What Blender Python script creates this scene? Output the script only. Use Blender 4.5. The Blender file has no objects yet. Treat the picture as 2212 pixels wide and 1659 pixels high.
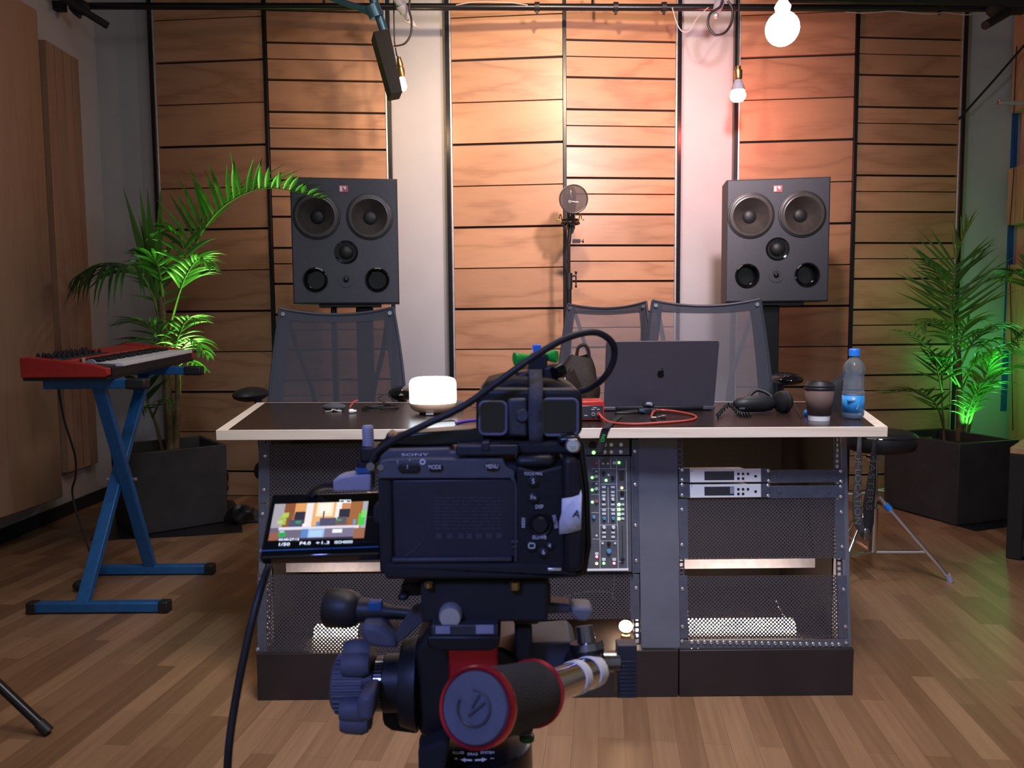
import bpy, bmesh, math, random
from mathutils import Matrix, Vector

C = bpy.context.scene.collection
SC = bpy.context.scene
R = math.radians
PI = math.pi
random.seed(7)

# ------------------------------------------------------------------ camera
W_PX, H_PX, F_PX, CAM_Z = 2212.0, 1659.0, 1671.0, 1.09
CAM_M = Matrix.Rotation(PI/2 - R(4.363), 3, 'X') @ Matrix.Rotation(R(-0.5), 3, 'Z')
cd = bpy.data.cameras.new('camera')
cam = bpy.data.objects.new('camera', cd)
C.objects.link(cam)
cam.matrix_world = Matrix.Translation((0, 0, CAM_Z)) @ CAM_M.to_4x4()
cd.sensor_width = 36.0
cd.lens = 36.0*F_PX/W_PX
cd.clip_start = 0.02
cd.dof.use_dof = True
cd.dof.focus_distance = 3.2
cd.dof.aperture_fstop = 20.0
SC.camera = cam
SC.view_settings.view_transform = 'Standard'
SC.view_settings.look = 'None'
SC.view_settings.gamma = 1.0
SC.view_settings.exposure = 0.0
SC.view_settings.use_curve_mapping = False

# ------------------------------------------------------------------ world and lights
world = bpy.data.worlds.new('world')
SC.world = world
world.use_nodes = True
bg = world.node_tree.nodes['Background']
bg.inputs[0].default_value = (0.53, 0.57, 0.63, 1)
bg.inputs[1].default_value = 0.38


def lamp(kind, name, loc, energy, color, target=None, size=0.1, angle=60, blend=0.5, shape=None, size_y=None, spec=1.0):
    d = bpy.data.lights.new(name, kind)
    d.energy = energy
    d.color = color
    d.specular_factor = spec
    if kind == 'SPOT':
        d.spot_size = R(angle)
        d.spot_blend = blend
        d.shadow_soft_size = size
    elif kind == 'POINT':
        d.shadow_soft_size = size
    elif kind == 'AREA':
        d.size = size
        if size_y:
            d.shape = 'RECTANGLE'
            d.size_y = size_y
    o = bpy.data.objects.new(name, d)
    C.objects.link(o)
    o.location = loc
    if target is not None:
        o.rotation_euler = (Vector(target) - Vector(loc)).to_track_quat('-Z', 'Y').to_euler()
    return o


lamp('SPOT', 'warm_wash_light', (0.25, 2.9, 3.05), 220, (1.0, 0.73, 0.50), (0.25, 5.05, 2.45), 0.06, 84, 1.0)
lamp('SPOT', 'pink_wash_light', (0.85, 2.6, 2.55), 270, (1.0, 0.74, 0.77), (0.62, 5.05, 1.85), 0.08, 92, 1.0)
lamp('SPOT', 'amber_left_light', (-0.9, 3.3, 3.0), 14, (1.0, 0.60, 0.32), (-1.15, 5.05, 2.3), 0.06, 60, 1.0)
lamp('SPOT', 'room_fill_light', (0.55, 0.9, 3.35), 265, (1.0, 0.86, 0.80), (0.50, 2.1, 0.0), 0.35, 82, 1.0)
lamp('SPOT', 'cool_front_light', (0.4, 0.1, 3.2), 265, (0.70, 0.78, 1.0), (0.15, 2.9, 0.75), 0.25, 64, 1.0)
lamp('AREA', 'dim_room_light', (-0.3, 2.2, 3.45), 22, (1.0, 0.88, 0.86), (0.0, 2.6, 0.0), 1.6, size_y=1.6)
lamp('SPOT', 'blue_fill_light', (-0.5, -0.7, 1.95), 62, (0.24, 0.31, 1.0), (0.0, 0.75, 0.92), 0.12, 50, 0.9)
lamp('SPOT', 'green_plant_light', (2.66, 4.50, 0.49), 30, (0.12, 1.0, 0.16), (2.50, 4.40, 1.5), 0.05, 110, 0.9)
lamp('POINT', 'green_back_light', (2.93, 4.62, 0.84), 3.6, (0.10, 1.0, 0.20), size=0.05)
lamp('SPOT', 'green_pot_light', (-1.80, 4.62, 0.50), 95, (0.36, 1.0, 0.16), (-1.58, 4.12, 1.45), 0.04, 66, 0.8)


# ------------------------------------------------------------------ pixel -> world (real distances)
def ray(px, py):
    return CAM_M @ Vector(((px - W_PX/2)/F_PX, -(py - H_PX/2)/F_PX, -1.0))


def PY(px, py, Y):
    d = ray(px, py)
    t = Y/d.y
    return Vector((0, 0, CAM_Z)) + d*t


def PZ(px, py, z=0.0):
    d = ray(px, py)
    t = (z - CAM_Z)/d.z
    return Vector((0, 0, CAM_Z)) + d*t


def PX_(px, py, X):
    d = ray(px, py)
    t = X/d.x
    return Vector((0, 0, CAM_Z)) + d*t


# ------------------------------------------------------------------ materials
def nodes_of(name):
    m = bpy.data.materials.new(name)
    m.use_nodes = True
    nt = m.node_tree
    return m, nt, nt.nodes, nt.links, nt.nodes['Principled BSDF']


def mat(name, col, rough=0.5, metal=0.0, var=0.12, scale=40.0, bump=0.0, coat=0.0, spec=0.5, bscale=None):
    m, nt, N, L, b = nodes_of(name)
    b.inputs['Roughness'].default_value = rough
    b.inputs['Metallic'].default_value = metal
    b.inputs['Specular IOR Level'].default_value = spec
    if coat:
        b.inputs['Coat Weight'].default_value = coat
        b.inputs['Coat Roughness'].default_value = 0.1
    tc = N.new('ShaderNodeTexCoord')
    nz = N.new('ShaderNodeTexNoise')
    nz.inputs['Scale'].default_value = scale
    nz.inputs['Detail'].default_value = 4
    L.new(tc.outputs['Object'], nz.inputs['Vector'])
    cr = N.new('ShaderNodeValToRGB')
    cr.color_ramp.elements[0].position = 0.3
    cr.color_ramp.elements[1].position = 0.7
    cr.color_ramp.elements[0].color = (*[c*(1 - var) for c in col], 1)
    cr.color_ramp.elements[1].color = (*[min(1, c*(1 + var)) for c in col], 1)
    L.new(nz.outputs['Fac'], cr.inputs['Fac'])
    L.new(cr.outputs['Color'], b.inputs['Base Color'])
    if bump:
        n2 = N.new('ShaderNodeTexNoise')
        n2.inputs['Scale'].default_value = bscale or scale*6
        L.new(tc.outputs['Object'], n2.inputs['Vector'])
        bp = N.new('ShaderNodeBump')
        bp.inputs['Strength'].default_value = bump
        bp.inputs['Distance'].default_value = 0.002
        L.new(n2.outputs['Fac'], bp.inputs['Height'])
        L.new(bp.outputs['Normal'], b.inputs['Normal'])
    return m


def emit(name, col, strength):
    m, nt, N, L, b = nodes_of(name)
    b.inputs['Base Color'].default_value = (0.8, 0.8, 0.8, 1)
    b.inputs['Emission Color'].default_value = (*col, 1)
    b.inputs['Emission Strength'].default_value = strength
    return m


def wood(name, dark, light, axis='X', rough=0.42, stretch=9.0, scale=7.0, seed_amt=9.0, coat=0.0, isl=0.18, rings=0.55):
    """veneer whose grain runs along the given axis; each board of a mesh is an island with its own figure"""
    m, nt, N, L, b = nodes_of(name)
    b.inputs['Roughness'].default_value = rough
    if coat:
        b.inputs['Coat Weight'].default_value = coat
        b.inputs['Coat Roughness'].default_value = 0.25
    tc = N.new('ShaderNodeTexCoord')
    geo = N.new('ShaderNodeNewGeometry')
    off = N.new('ShaderNodeVectorMath'); off.operation = 'SCALE'
    comb = N.new('ShaderNodeCombineXYZ')
    for i in range(3):
        L.new(geo.outputs['Random Per Island'], comb.inputs[i])
    L.new(comb.outputs[0], off.inputs[0])
    off.inputs['Scale'].default_value = seed_amt
    add = N.new('ShaderNodeVectorMath'); add.operation = 'ADD'
    L.new(tc.outputs['Object'], add.inputs[0])
    L.new(off.outputs[0], add.inputs[1])
    mp = N.new('ShaderNodeMapping')
    s = [scale]*3
    s['XYZ'.index(axis)] = scale/stretch
    mp.inputs['Scale'].default_value = s
    L.new(add.outputs[0], mp.inputs['Vector'])
    n1 = N.new('ShaderNodeTexNoise')
    n1.inputs['Scale'].default_value = 1.0
    n1.inputs['Detail'].default_value = 3.0
    n1.inputs['Roughness'].default_value = 0.5
    n1.inputs['Distortion'].default_value = 0.4
    L.new(mp.outputs[0], n1.inputs['Vector'])
    mul = N.new('ShaderNodeMath'); mul.operation = 'MULTIPLY'; mul.inputs[1].default_value = 6.0
    L.new(n1.outputs['Fac'], mul.inputs[0])
    sn = N.new('ShaderNodeMath'); sn.operation = 'PINGPONG'; sn.inputs[1].default_value = 0.5
    L.new(mul.outputs[0], sn.inputs[0])
    mp2 = N.new('ShaderNodeMapping')
    s2 = [scale*22]*3
    s2['XYZ'.index(axis)] = scale*0.5
    mp2.inputs['Scale'].default_value = s2
    L.new(add.outputs[0], mp2.inputs['Vector'])
    n2 = N.new('ShaderNodeTexNoise')
    n2.inputs['Scale'].default_value = 1.0
    n2.inputs['Detail'].default_value = 2.0
    L.new(mp2.outputs[0], n2.inputs['Vector'])
    mixf = N.new('ShaderNodeMix'); mixf.data_type = 'FLOAT'
    mixf.inputs['Factor'].default_value = 1.0 - rings
    L.new(sn.outputs[0], mixf.inputs['A'])
    L.new(n2.outputs['Fac'], mixf.inputs['B'])
    cr = N.new('ShaderNodeValToRGB')
    cr.color_ramp.elements[0].position = 0.10
    cr.color_ramp.elements[1].position = 0.55
    cr.color_ramp.elements[0].color = (*dark, 1)
    cr.color_ramp.elements[1].color = (*light, 1)
    e = cr.color_ramp.elements.new(0.30)
    e.color = (*[a*.25 + c*.75 for a, c in zip(dark, light)], 1)
    L.new(mixf.outputs['Result'], cr.inputs['Fac'])
    hsv = N.new('ShaderNodeHueSaturation')
    mr = N.new('ShaderNodeMapRange')
    mr.inputs['To Min'].default_value = 1 - isl
    mr.inputs['To Max'].default_value = 1 + isl*0.6
    L.new(geo.outputs['Random Per Island'], mr.inputs['Value'])
    L.new(mr.outputs[0], hsv.inputs['Value'])
    L.new(cr.outputs['Color'], hsv.inputs['Color'])
    L.new(hsv.outputs['Color'], b.inputs['Base Color'])
    return m


def floor_mat():
    m, nt, N, L, b = nodes_of('oak_strip_floor')
    tc = N.new('ShaderNodeTexCoord')
    mp = N.new('ShaderNodeMapping')
    mp.inputs['Rotation'].default_value = (0, 0, R(90 + 7))
    L.new(tc.outputs['Object'], mp.inputs['Vector'])
    br = N.new('ShaderNodeTexBrick')
    br.inputs['Scale'].default_value = 1.0
    br.inputs['Brick Width'].default_value = 0.46
    br.inputs['Row Height'].default_value = 0.068
    br.inputs['Mortar Size'].default_value = 0.0006
    br.inputs['Mortar Smooth'].default_value = 0.3
    br.offset = 0.37
    br.inputs['Color1'].default_value = (0.215, 0.115, 0.060, 1)
    br.inputs['Color2'].default_value = (0.37, 0.220, 0.124, 1)
    br.inputs['Mortar'].default_value = (0.17, 0.095, 0.05, 1)
    L.new(mp.outputs[0], br.inputs['Vector'])
    mp2 = N.new('ShaderNodeMapping')
    mp2.inputs['Scale'].default_value = (3.0, 60, 1)
    L.new(mp.outputs[0], mp2.inputs['Vector'])
    nz = N.new('ShaderNodeTexNoise')
    nz.inputs['Scale'].default_value = 1.0
    nz.inputs['Detail'].default_value = 5
    L.new(mp2.outputs[0], nz.inputs['Vector'])
    mx = N.new('ShaderNodeMix'); mx.data_type = 'RGBA'; mx.blend_type = 'MULTIPLY'
    mx.inputs['Factor'].default_value = 0.65
    cr = N.new('ShaderNodeValToRGB')
    cr.color_ramp.elements[0].position = 0.25
    cr.color_ramp.elements[1].position = 0.75
    cr.color_ramp.elements[0].color = (0.6, 0.56, 0.52, 1)
    cr.color_ramp.elements[1].color = (1.0, 1.0, 1.0, 1)
    L.new(nz.outputs['Fac'], cr.inputs['Fac'])
    L.new(br.outputs['Color'], mx.inputs['A'])
    L.new(cr.outputs['Color'], mx.inputs['B'])
    L.new(mx.outputs['Result'], b.inputs['Base Color'])
    b.inputs['Roughness'].default_value = 0.38
    return m


def perforated(name, col, pitch=0.0062, thr=0.12, rough=0.5):
    """sheet steel with staggered round holes that are really see-through"""
    m, nt, N, L, b = nodes_of(name)
    b.inputs['Base Color'].default_value = (*col, 1)
    b.inputs['Roughness'].default_value = rough
    b.inputs['Metallic'].default_value = 0.3
    tc = N.new('ShaderNodeTexCoord')
    sep = N.new('ShaderNodeSeparateXYZ')
    L.new(tc.outputs['Object'], sep.inputs[0])
    outs = []
    for ax in ('X', 'Z'):
        mu = N.new('ShaderNodeMath'); mu.operation = 'MULTIPLY'; mu.inputs[1].default_value = PI/pitch
        si = N.new('ShaderNodeMath'); si.operation = 'SINE'
        L.new(sep.outputs[ax], mu.inputs[0]); L.new(mu.outputs[0], si.inputs[0])
        outs.append(si)
    pr = N.new('ShaderNodeMath'); pr.operation = 'MULTIPLY'
    L.new(outs[0].outputs[0], pr.inputs[0]); L.new(outs[1].outputs[0], pr.inputs[1])
    gt = N.new('ShaderNodeMath'); gt.operation = 'GREATER_THAN'; gt.inputs[1].default_value = thr
    L.new(pr.outputs[0], gt.inputs[0])
    tr = N.new('ShaderNodeBsdfTransparent')
    ms = N.new('ShaderNodeMixShader')
    L.new(gt.outputs[0], ms.inputs[0])
    L.new(b.outputs[0], ms.inputs[1]); L.new(tr.outputs[0], ms.inputs[2])
    L.new(ms.outputs[0], N['Material Output'].inputs['Surface'])
    return m


def sheer(name, col, open_, pitch=0.0016):
    """woven elastic mesh: a fine weave, partly open"""
    m, nt, N, L, b = nodes_of(name)
    b.inputs['Base Color'].default_value = (*col, 1)
    b.inputs['Roughness'].default_value = 0.7
    tc = N.new('ShaderNodeTexCoord')
    nz = N.new('ShaderNodeTexNoise'); nz.inputs['Scale'].default_value = 14
    L.new(tc.outputs['Object'], nz.inputs['Vector'])
    mr = N.new('ShaderNodeMapRange')
    mr.inputs['To Min'].default_value = open_*0.9
    mr.inputs['To Max'].default_value = open_*1.1
    L.new(nz.outputs['Fac'], mr.inputs['Value'])
    tr = N.new('ShaderNodeBsdfTransparent')
    ms = N.new('ShaderNodeMixShader')
    L.new(mr.outputs[0], ms.inputs[0])
    L.new(b.outputs[0], ms.inputs[1]); L.new(tr.outputs[0], ms.inputs[2])
    L.new(ms.outputs[0], N['Material Output'].inputs['Surface'])
    return m


def leaf_mat(name, c1, c2):
    m, nt, N, L, b = nodes_of(name)
    geo = N.new('ShaderNodeNewGeometry')
    cr = N.new('ShaderNodeValToRGB')
    cr.color_ramp.elements[0].color = (*c1, 1)
    cr.color_ramp.elements[1].color = (*c2, 1)
    L.new(geo.outputs['Random Per Island'], cr.inputs['Fac'])
    L.new(cr.outputs['Color'], b.inputs['Base Color'])
    b.inputs['Roughness'].default_value = 0.38
    tl = N.new('ShaderNodeBsdfTranslucent')
    L.new(cr.outputs['Color'], tl.inputs['Color'])
    ms = N.new('ShaderNodeMixShader'); ms.inputs[0].default_value = 0.3
    L.new(b.outputs[0], ms.inputs[1]); L.new(tl.outputs[0], ms.inputs[2])
    L.new(ms.outputs[0], N['Material Output'].inputs['Surface'])
    return m


def clear_mat(name, col, rough=0.02, ior=1.3, alpha=0.75):
    m, nt, N, L, b = nodes_of(name)
    gl = N.new('ShaderNodeBsdfGlossy'); gl.inputs['Roughness'].default_value = rough
    tr = N.new('ShaderNodeBsdfTransparent'); tr.inputs['Color'].default_value = (*col, 1)
    fr = N.new('ShaderNodeFresnel'); fr.inputs['IOR'].default_value = ior
    ms = N.new('ShaderNodeMixShader')
    L.new(fr.outputs[0], ms.inputs[0]); L.new(tr.outputs[0], ms.inputs[1]); L.new(gl.outputs[0], ms.inputs[2])
    df = N.new('ShaderNodeBsdfDiffuse'); df.inputs['Color'].default_value = (*col, 1)
    m2 = N.new('ShaderNodeMixShader'); m2.inputs[0].default_value = 1 - alpha
    L.new(ms.outputs[0], m2.inputs[1]); L.new(df.outputs[0], m2.inputs[2])
    L.new(m2.outputs[0], N['Material Output'].inputs['Surface'])
    return m


def screen_mat():
    m, nt, N, L, b = nodes_of('lit_camera_display')
    at = N.new('ShaderNodeAttribute'); at.attribute_name = 'Col'
    b.inputs['Base Color'].default_value = (0.01, 0.01, 0.01, 1)
    L.new(at.outputs['Color'], b.inputs['Emission Color'])
    b.inputs['Emission Strength'].default_value = 1.0
    b.inputs['Roughness'].default_value = 0.2
    return m


MT = {}
MT['wall'] = mat('pale_wall_paint', (0.45, 0.455, 0.48), 0.75, var=0.03, scale=6, bump=0.08, bscale=300)
MT['ceil'] = mat('dark_ceiling_paint', (0.05, 0.05, 0.055), 0.9, var=0.2, scale=3)
MT['floor'] = floor_mat()
MT['panel'] = wood('wall_panel_veneer', (0.345, 0.175, 0.095), (0.48, 0.265, 0.15), 'X', rough=0.36, stretch=5, scale=3.6, isl=0.14, rings=0.72)
MT['panelv'] = wood('side_panel_veneer', (0.27, 0.165, 0.112), (0.35, 0.225, 0.155), 'Z', rough=0.5, stretch=9, scale=5.0, isl=0.12)
MT['pale'] = wood('pale_edge_wood', (0.66, 0.54, 0.42), (0.82, 0.72, 0.60), 'X', rough=0.5, stretch=12, scale=6.0, isl=0.05)
MT['block'] = wood('raw_block_wood', (0.36, 0.20, 0.11), (0.55, 0.34, 0.20), 'Z', rough=0.6, stretch=8, scale=8.0)
MT['basewood'] = wood('lamp_base_wood', (0.55, 0.34, 0.20), (0.75, 0.52, 0.34), 'X', rough=0.45, stretch=6, scale=30)
MT['black'] = mat('black_plastic', (0.012, 0.012, 0.014), 0.46, spec=0.35, bump=0.05)
MT['blackmatte'] = mat('matt_black', (0.014, 0.013, 0.014), 0.8)
MT['blackmetal'] = mat('black_painted_metal', (0.011, 0.011, 0.013), 0.3, 0.2)
MT['alu'] = mat('brushed_aluminium', (0.62, 0.62, 0.64), 0.42, 0.7)
MT['chrome'] = mat('chrome', (0.75, 0.75, 0.76), 0.12, 1.0, var=0.03)
MT['steel'] = mat('zinc_screw', (0.72, 0.72, 0.74), 0.28, 0.9, var=0.05)
MT['desk'] = mat('slate_desk_paint', (0.118, 0.125, 0.16), 0.55, var=0.08, scale=12, bump=0.08)
MT['inside'] = mat('dark_rack_inside', (0.0045, 0.0025, 0.0025), 0.8, spec=0.15)  # near black, holds the bay interiors in shade despite the tube lamps
MT['deskdark'] = mat('dark_desk_laminate', (0.022, 0.016, 0.017), 0.5, var=0.15, scale=10)
MT['top'] = mat('dark_brown_worktop', (0.026, 0.015, 0.012), 0.26, var=0.12, scale=15)
MT['ear'] = mat('rack_ear_paint', (0.085, 0.092, 0.13), 0.45, 0.2)
MT['perf'] = perforated('perforated_steel', (0.075, 0.066, 0.074), thr=0.36, pitch=0.0055)
MT['speaker'] = mat('speaker_cabinet_paint', (0.05, 0.05, 0.062), 0.55, var=0.08, bump=0.1)
MT['cone'] = mat('speaker_cone', (0.06, 0.05, 0.045), 0.30, var=0.15)
MT['rubber'] = mat('rubber', (0.012, 0.012, 0.013), 0.5)
MT['gloss'] = mat('gloss_black', (0.006, 0.006, 0.007), 0.08, spec=0.7)
MT['planter'] = mat('charcoal_planter', (0.030, 0.027, 0.028), 0.65, var=0.25, scale=9, bump=0.2)
MT['soil'] = mat('potting_soil', (0.02, 0.013, 0.009), 0.95, var=0.4, scale=60, bump=0.6)
MT['bin'] = mat('black_plastic_sheet', (0.010, 0.010, 0.011), 0.4, bump=0.6, bscale=20)
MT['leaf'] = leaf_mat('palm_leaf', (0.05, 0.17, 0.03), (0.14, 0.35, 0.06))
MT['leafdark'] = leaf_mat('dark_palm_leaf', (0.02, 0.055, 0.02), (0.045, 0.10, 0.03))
MT['stem'] = mat('palm_stem', (0.13, 0.085, 0.04), 0.6, var=0.35, scale=25)
MT['greenstem'] = mat('green_palm_stem', (0.14, 0.19, 0.05), 0.5, var=0.2)
MT['red'] = mat('red_keyboard_paint', (0.42, 0.022, 0.018), 0.34)
MT['redmetal'] = mat('red_anodised_metal', (0.62, 0.03, 0.045), 0.28, 0.7)
MT['redcable'] = mat('red_cable', (0.46, 0.06, 0.04), 0.45)
MT['blue'] = mat('blue_stand_paint', (0.012, 0.095, 0.27), 0.42)
MT['white'] = mat('white_plastic', (0.80, 0.80, 0.80), 0.4, var=0.03)
MT['ink'] = mat('white_print', (0.75, 0.75, 0.78), 0.6, var=0.02)
MT['lettergrey'] = mat('raised_grey_lettering', (0.16, 0.16, 0.17), 0.6)
MT['dimink'] = mat('grey_print', (0.045, 0.045, 0.065), 0.6, var=0.02)
MT['silver'] = mat('silver_front', (0.86, 0.86, 0.88), 0.45, 0.0, var=0.02)
MT['lcd'] = mat('unlit_lcd', (0.035, 0.033, 0.045), 0.2)
MT['laptop'] = mat('space_grey_lid', (0.085, 0.075, 0.098), 0.45, 0.35, var=0.03)
MT['logo'] = mat('black_logo', (0.004, 0.004, 0.005), 0.15)
MT['sheerdark'] = sheer('dense_chair_mesh', (0.06, 0.06, 0.078), 0.22)
MT['sheer'] = sheer('open_chair_mesh', (0.24, 0.22, 0.25), 0.42)
MT['sheerpop'] = sheer('pop_screen_gauze', (0.05, 0.035, 0.035), 0.30)
MT['chair'] = mat('charcoal_chair_plastic', (0.045, 0.05, 0.07), 0.5)
MT['brass'] = mat('brass_socket', (0.55, 0.36, 0.14), 0.3, 1.0)
MT['cord'] = mat('black_cord', (0.012, 0.011, 0.011), 0.5)
MT['greycord'] = mat('pale_cord', (0.45, 0.42, 0.40), 0.5)
MT['bag'] = mat('brown_leather', (0.022, 0.012, 0.007), 0.62, spec=0.3, var=0.3, scale=18, bump=0.3)
MT['cup'] = mat('brown_cardboard', (0.115, 0.068, 0.058), 0.75, var=0.06)
MT['cloth'] = mat('black_cloth', (0.012, 0.012, 0.015), 0.9, bump=0.4)
MT['bottle'] = clear_mat('clear_bottle_plastic', (0.80, 0.88, 0.96), alpha=0.90)
MT['water'] = clear_mat('clear_water', (0.55, 0.78, 0.95), alpha=0.85)
MT['bluecap'] = mat('blue_plastic', (0.02, 0.20, 0.80), 0.38)
MT['bluelabel'] = mat('blue_bottle_label', (0.03, 0.27, 0.66), 0.35, var=0.2, scale=60)
MT['green'] = mat('green_plastic', (0.015, 0.50, 0.05), 0.35)
MT['tape'] = mat('white_cloth_tape', (0.72, 0.72, 0.76), 0.8, var=0.06, bump=0.3)
MT['bluetape'] = mat('blue_masking_tape', (0.01, 0.11, 0.38), 0.7)
MT['camgrey'] = mat('camera_body', (0.042, 0.042, 0.050), 0.5, bump=0.15)
MT['camdark'] = mat('camera_recess', (0.016, 0.016, 0.030), 0.45)
MT['camtop'] = mat('camera_body_lit', (0.075, 0.075, 0.095), 0.5, bump=0.1)  # lighter copy of the body colour, blue light on the top put into it
MT['camside'] = mat('camera_side', (0.013, 0.013, 0.016), 0.6, spec=0.3, bump=0.15)
MT['sheerband'] = sheer('dense_chair_edge', (0.055, 0.058, 0.08), 0.10)
MT['softrim'] = mat('soft_rim', (0.15, 0.15, 0.21), 0.7)
MT['rosette'] = mat('dark_rosette', (0.045, 0.048, 0.065), 0.6)
MT['foam'] = mat('foam_grip', (0.030, 0.029, 0.031), 0.85, bump=0.8, bscale=900)
MT['capblue'] = mat('rubber_end_cap', (0.085, 0.09, 0.125), 0.6, bump=0.1)
MT['lav'] = mat('grey_lavender_plastic', (0.30, 0.30, 0.38), 0.5)
MT['velcro'] = mat('grey_hook_tape', (0.06, 0.06, 0.07), 0.85, bump=0.4)
MT['display'] = screen_mat()
MT['bulbwhite'] = emit('cool_bulb_glow', (0.85, 0.94, 1.0), 60)
MT['bulbwarm'] = emit('warm_bulb_glow', (1.0, 0.72, 0.42), 26)
MT['bulbred'] = emit('pink_bulb_glow', (1.0, 0.62, 0.52), 12)
MT['lampwhite'] = emit('diffuser_lamp_glow', (0.82, 0.92, 1.0), 4.0)
MT['tube'] = emit('warm_tube_glow', (1.0, 0.76, 0.54), 80)
MT['ledgreen'] = emit('green_led', (0.15, 1.0, 0.10), 4)
MT['ledred'] = emit('red_led', (1.0, 0.08, 0.12), 4)
MT['ledamber'] = emit('amber_led', (1.0, 0.62, 0.10), 4)
MT['mixer'] = mat('mixer_face', (0.085, 0.09, 0.11), 0.5)
MT['knob_blue'] = mat('blue_knob', (0.10, 0.30, 0.50), 0.4)
MT['knob_red'] = mat('red_knob', (0.45, 0.10, 0.12), 0.4)
MT['knob_grey'] = mat('grey_knob', (0.68, 0.71, 0.76), 0.4)
MT['purple'] = mat('purple_cable', (0.10, 0.05, 0.35), 0.5)
MT['gunmetal'] = mat('gunmetal_tube', (0.25, 0.24, 0.24), 0.22, 0.9)
MT['glassy'] = clear_mat('clear_acrylic', (0.75, 0.75, 0.78), alpha=0.6)
MT['mutedblue'] = mat('steel_blue_metal', (0.05, 0.13, 0.22), 0.35, 0.5)


# ------------------------------------------------------------------ mesh builder
class MB:
    def __init__(s):
        s.v = []; s.f = []; s.sm = []

    def add(s, vs, fs, smooth=False):
        k = len(s.v)
        s.v += [Vector(v) for v in vs]
        for f in fs:
            s.f.append(tuple(i + k for i in f)); s.sm.append(smooth)
        return s

    def box(s, lo, hi, M=None):
        x0, y0, z0 = [min(a, b) for a, b in zip(lo, hi)]
        x1, y1, z1 = [max(a, b) for a, b in zip(lo, hi)]
        vs = [Vector(p) for p in ((x0, y0, z0), (x1, y0, z0), (x1, y1, z0), (x0, y1, z0), (x0, y0, z1), (x1, y0, z1), (x1, y1, z1), (x0, y1, z1))]
        if M is not None:
            vs = [M @ p for p in vs]
        return s.add(vs, [(0, 3, 2, 1), (4, 5, 6, 7), (0, 1, 5, 4), (1, 2, 6, 5), (2, 3, 7, 6), (3, 0, 4, 7)])

    def cbox(s, c, d, M=None):
        c = Vector(c); h = Vector(d)/2
        return s.box(c - h, c + h, M)

    def hexa(s, bottom, top):
        """eight corners: bottom ring of 4, top ring of 4"""
        return s.add(list(bottom) + list(top), [(0, 3, 2, 1), (4, 5, 6, 7), (0, 1, 5, 4), (1, 2, 6, 5), (2, 3, 7, 6), (3, 0, 4, 7)])

    def prism(s, poly, off):
        """polygon (3D points) pushed along a vector"""
        n = len(poly); off = Vector(off)
        vs = [Vector(p) for p in poly] + [Vector(p) + off for p in poly]
        fs = [tuple(range(n))[::-1], tuple(range(n, 2*n))] + [(i, (i + 1) % n, n + (i + 1) % n, n + i) for i in range(n)]
        return s.add(vs, fs)

    def cyl(s, p0, p1, r0, r1=None, n=20, cap=True):
        r1 = r0 if r1 is None else r1
        return s.lathe([(0, r0), (1, r1)], p0, p1, n, cap)

    def lathe(s, prof, p0, p1, n=28, cap=True, smooth=True):
        """profile of (t along p0->p1, radius)"""
        p0 = Vector(p0); p1 = Vector(p1); ax = p1 - p0
        q = ax.normalized().to_track_quat('Z', 'Y')
        vs = []
        for t, r in prof:
            for i in range(n):
                a = 2*PI*i/n
                vs.append(p0 + ax*t + q @ Vector((r*math.cos(a), r*math.sin(a), 0)))
        fs = []
        m = len(prof)
        for j in range(m - 1):
            for i in range(n):
                fs.append((j*n + i, j*n + (i + 1) % n, (j + 1)*n + (i + 1) % n, (j + 1)*n + i))
        s.add(vs, fs, smooth)
        if cap:
            k = len(s.v) - len(vs)
            if prof[0][1] > 1e-6:
                s.f.append(tuple(k + i for i in range(n))[::-1]); s.sm.append(False)
            if prof[-1][1] > 1e-6:
                s.f.append(tuple(k + (m - 1)*n + i for i in range(n))); s.sm.append(False)
        return s

    def tube(s, pts, r, n=10, cap=True, closed=False):
        pts = [Vector(p) for p in pts]
        m = len(pts)
        rs = r if isinstance(r, (list, tuple)) else [r]*m
        vs = []; prev = None
        for i, p in enumerate(pts):
            a = pts[(i - 1) % m] if (closed or i > 0) else p
            b = pts[(i + 1) % m] if (closed or i < m - 1) else p
            t = (b - a).normalized()
            if prev is None:
                up = Vector((0, 0, 1)) if abs(t.z) < 0.9 else Vector((1, 0, 0))
                x = t.cross(up).normalized()
            else:
                x = (prev - t*prev.dot(t)).normalized()
            prev = x
            y = t.cross(x)
            for k in range(n):
                g = 2*PI*k/n
                vs.append(p + (x*math.cos(g) + y*math.sin(g))*rs[i])
        fs = []
        for j in range(m if closed else m - 1):
            for i in range(n):
                j2 = (j + 1) % m
                fs.append((j*n + i, j*n + (i + 1) % n, j2*n + (i + 1) % n, j2*n + i))
        s.add(vs, fs, True)
        if cap and not closed:
            k = len(s.v) - len(vs)
            s.f.append(tuple(k + i for i in range(n))[::-1]); s.sm.append(False)
            s.f.append(tuple(k + (m - 1)*n + i for i in range(n))); s.sm.append(False)
        return s

    def ball(s, c, r, n=16, m=10, sc=(1, 1, 1)):
        c = Vector(c); vs = []; fs = []
        for j in range(m + 1):
            th = PI*j/m
            for i in range(n):
                a = 2*PI*i/n
                vs.append(c + Vector((r*sc[0]*math.sin(th)*math.cos(a), r*sc[1]*math.sin(th)*math.sin(a), r*sc[2]*math.cos(th))))
        for j in range(m):
            for i in range(n):
                fs.append((j*n + i, (j + 1)*n + i, (j + 1)*n + (i + 1) % n, j*n + (i + 1) % n))
        return s.add(vs, fs, True)

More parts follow.
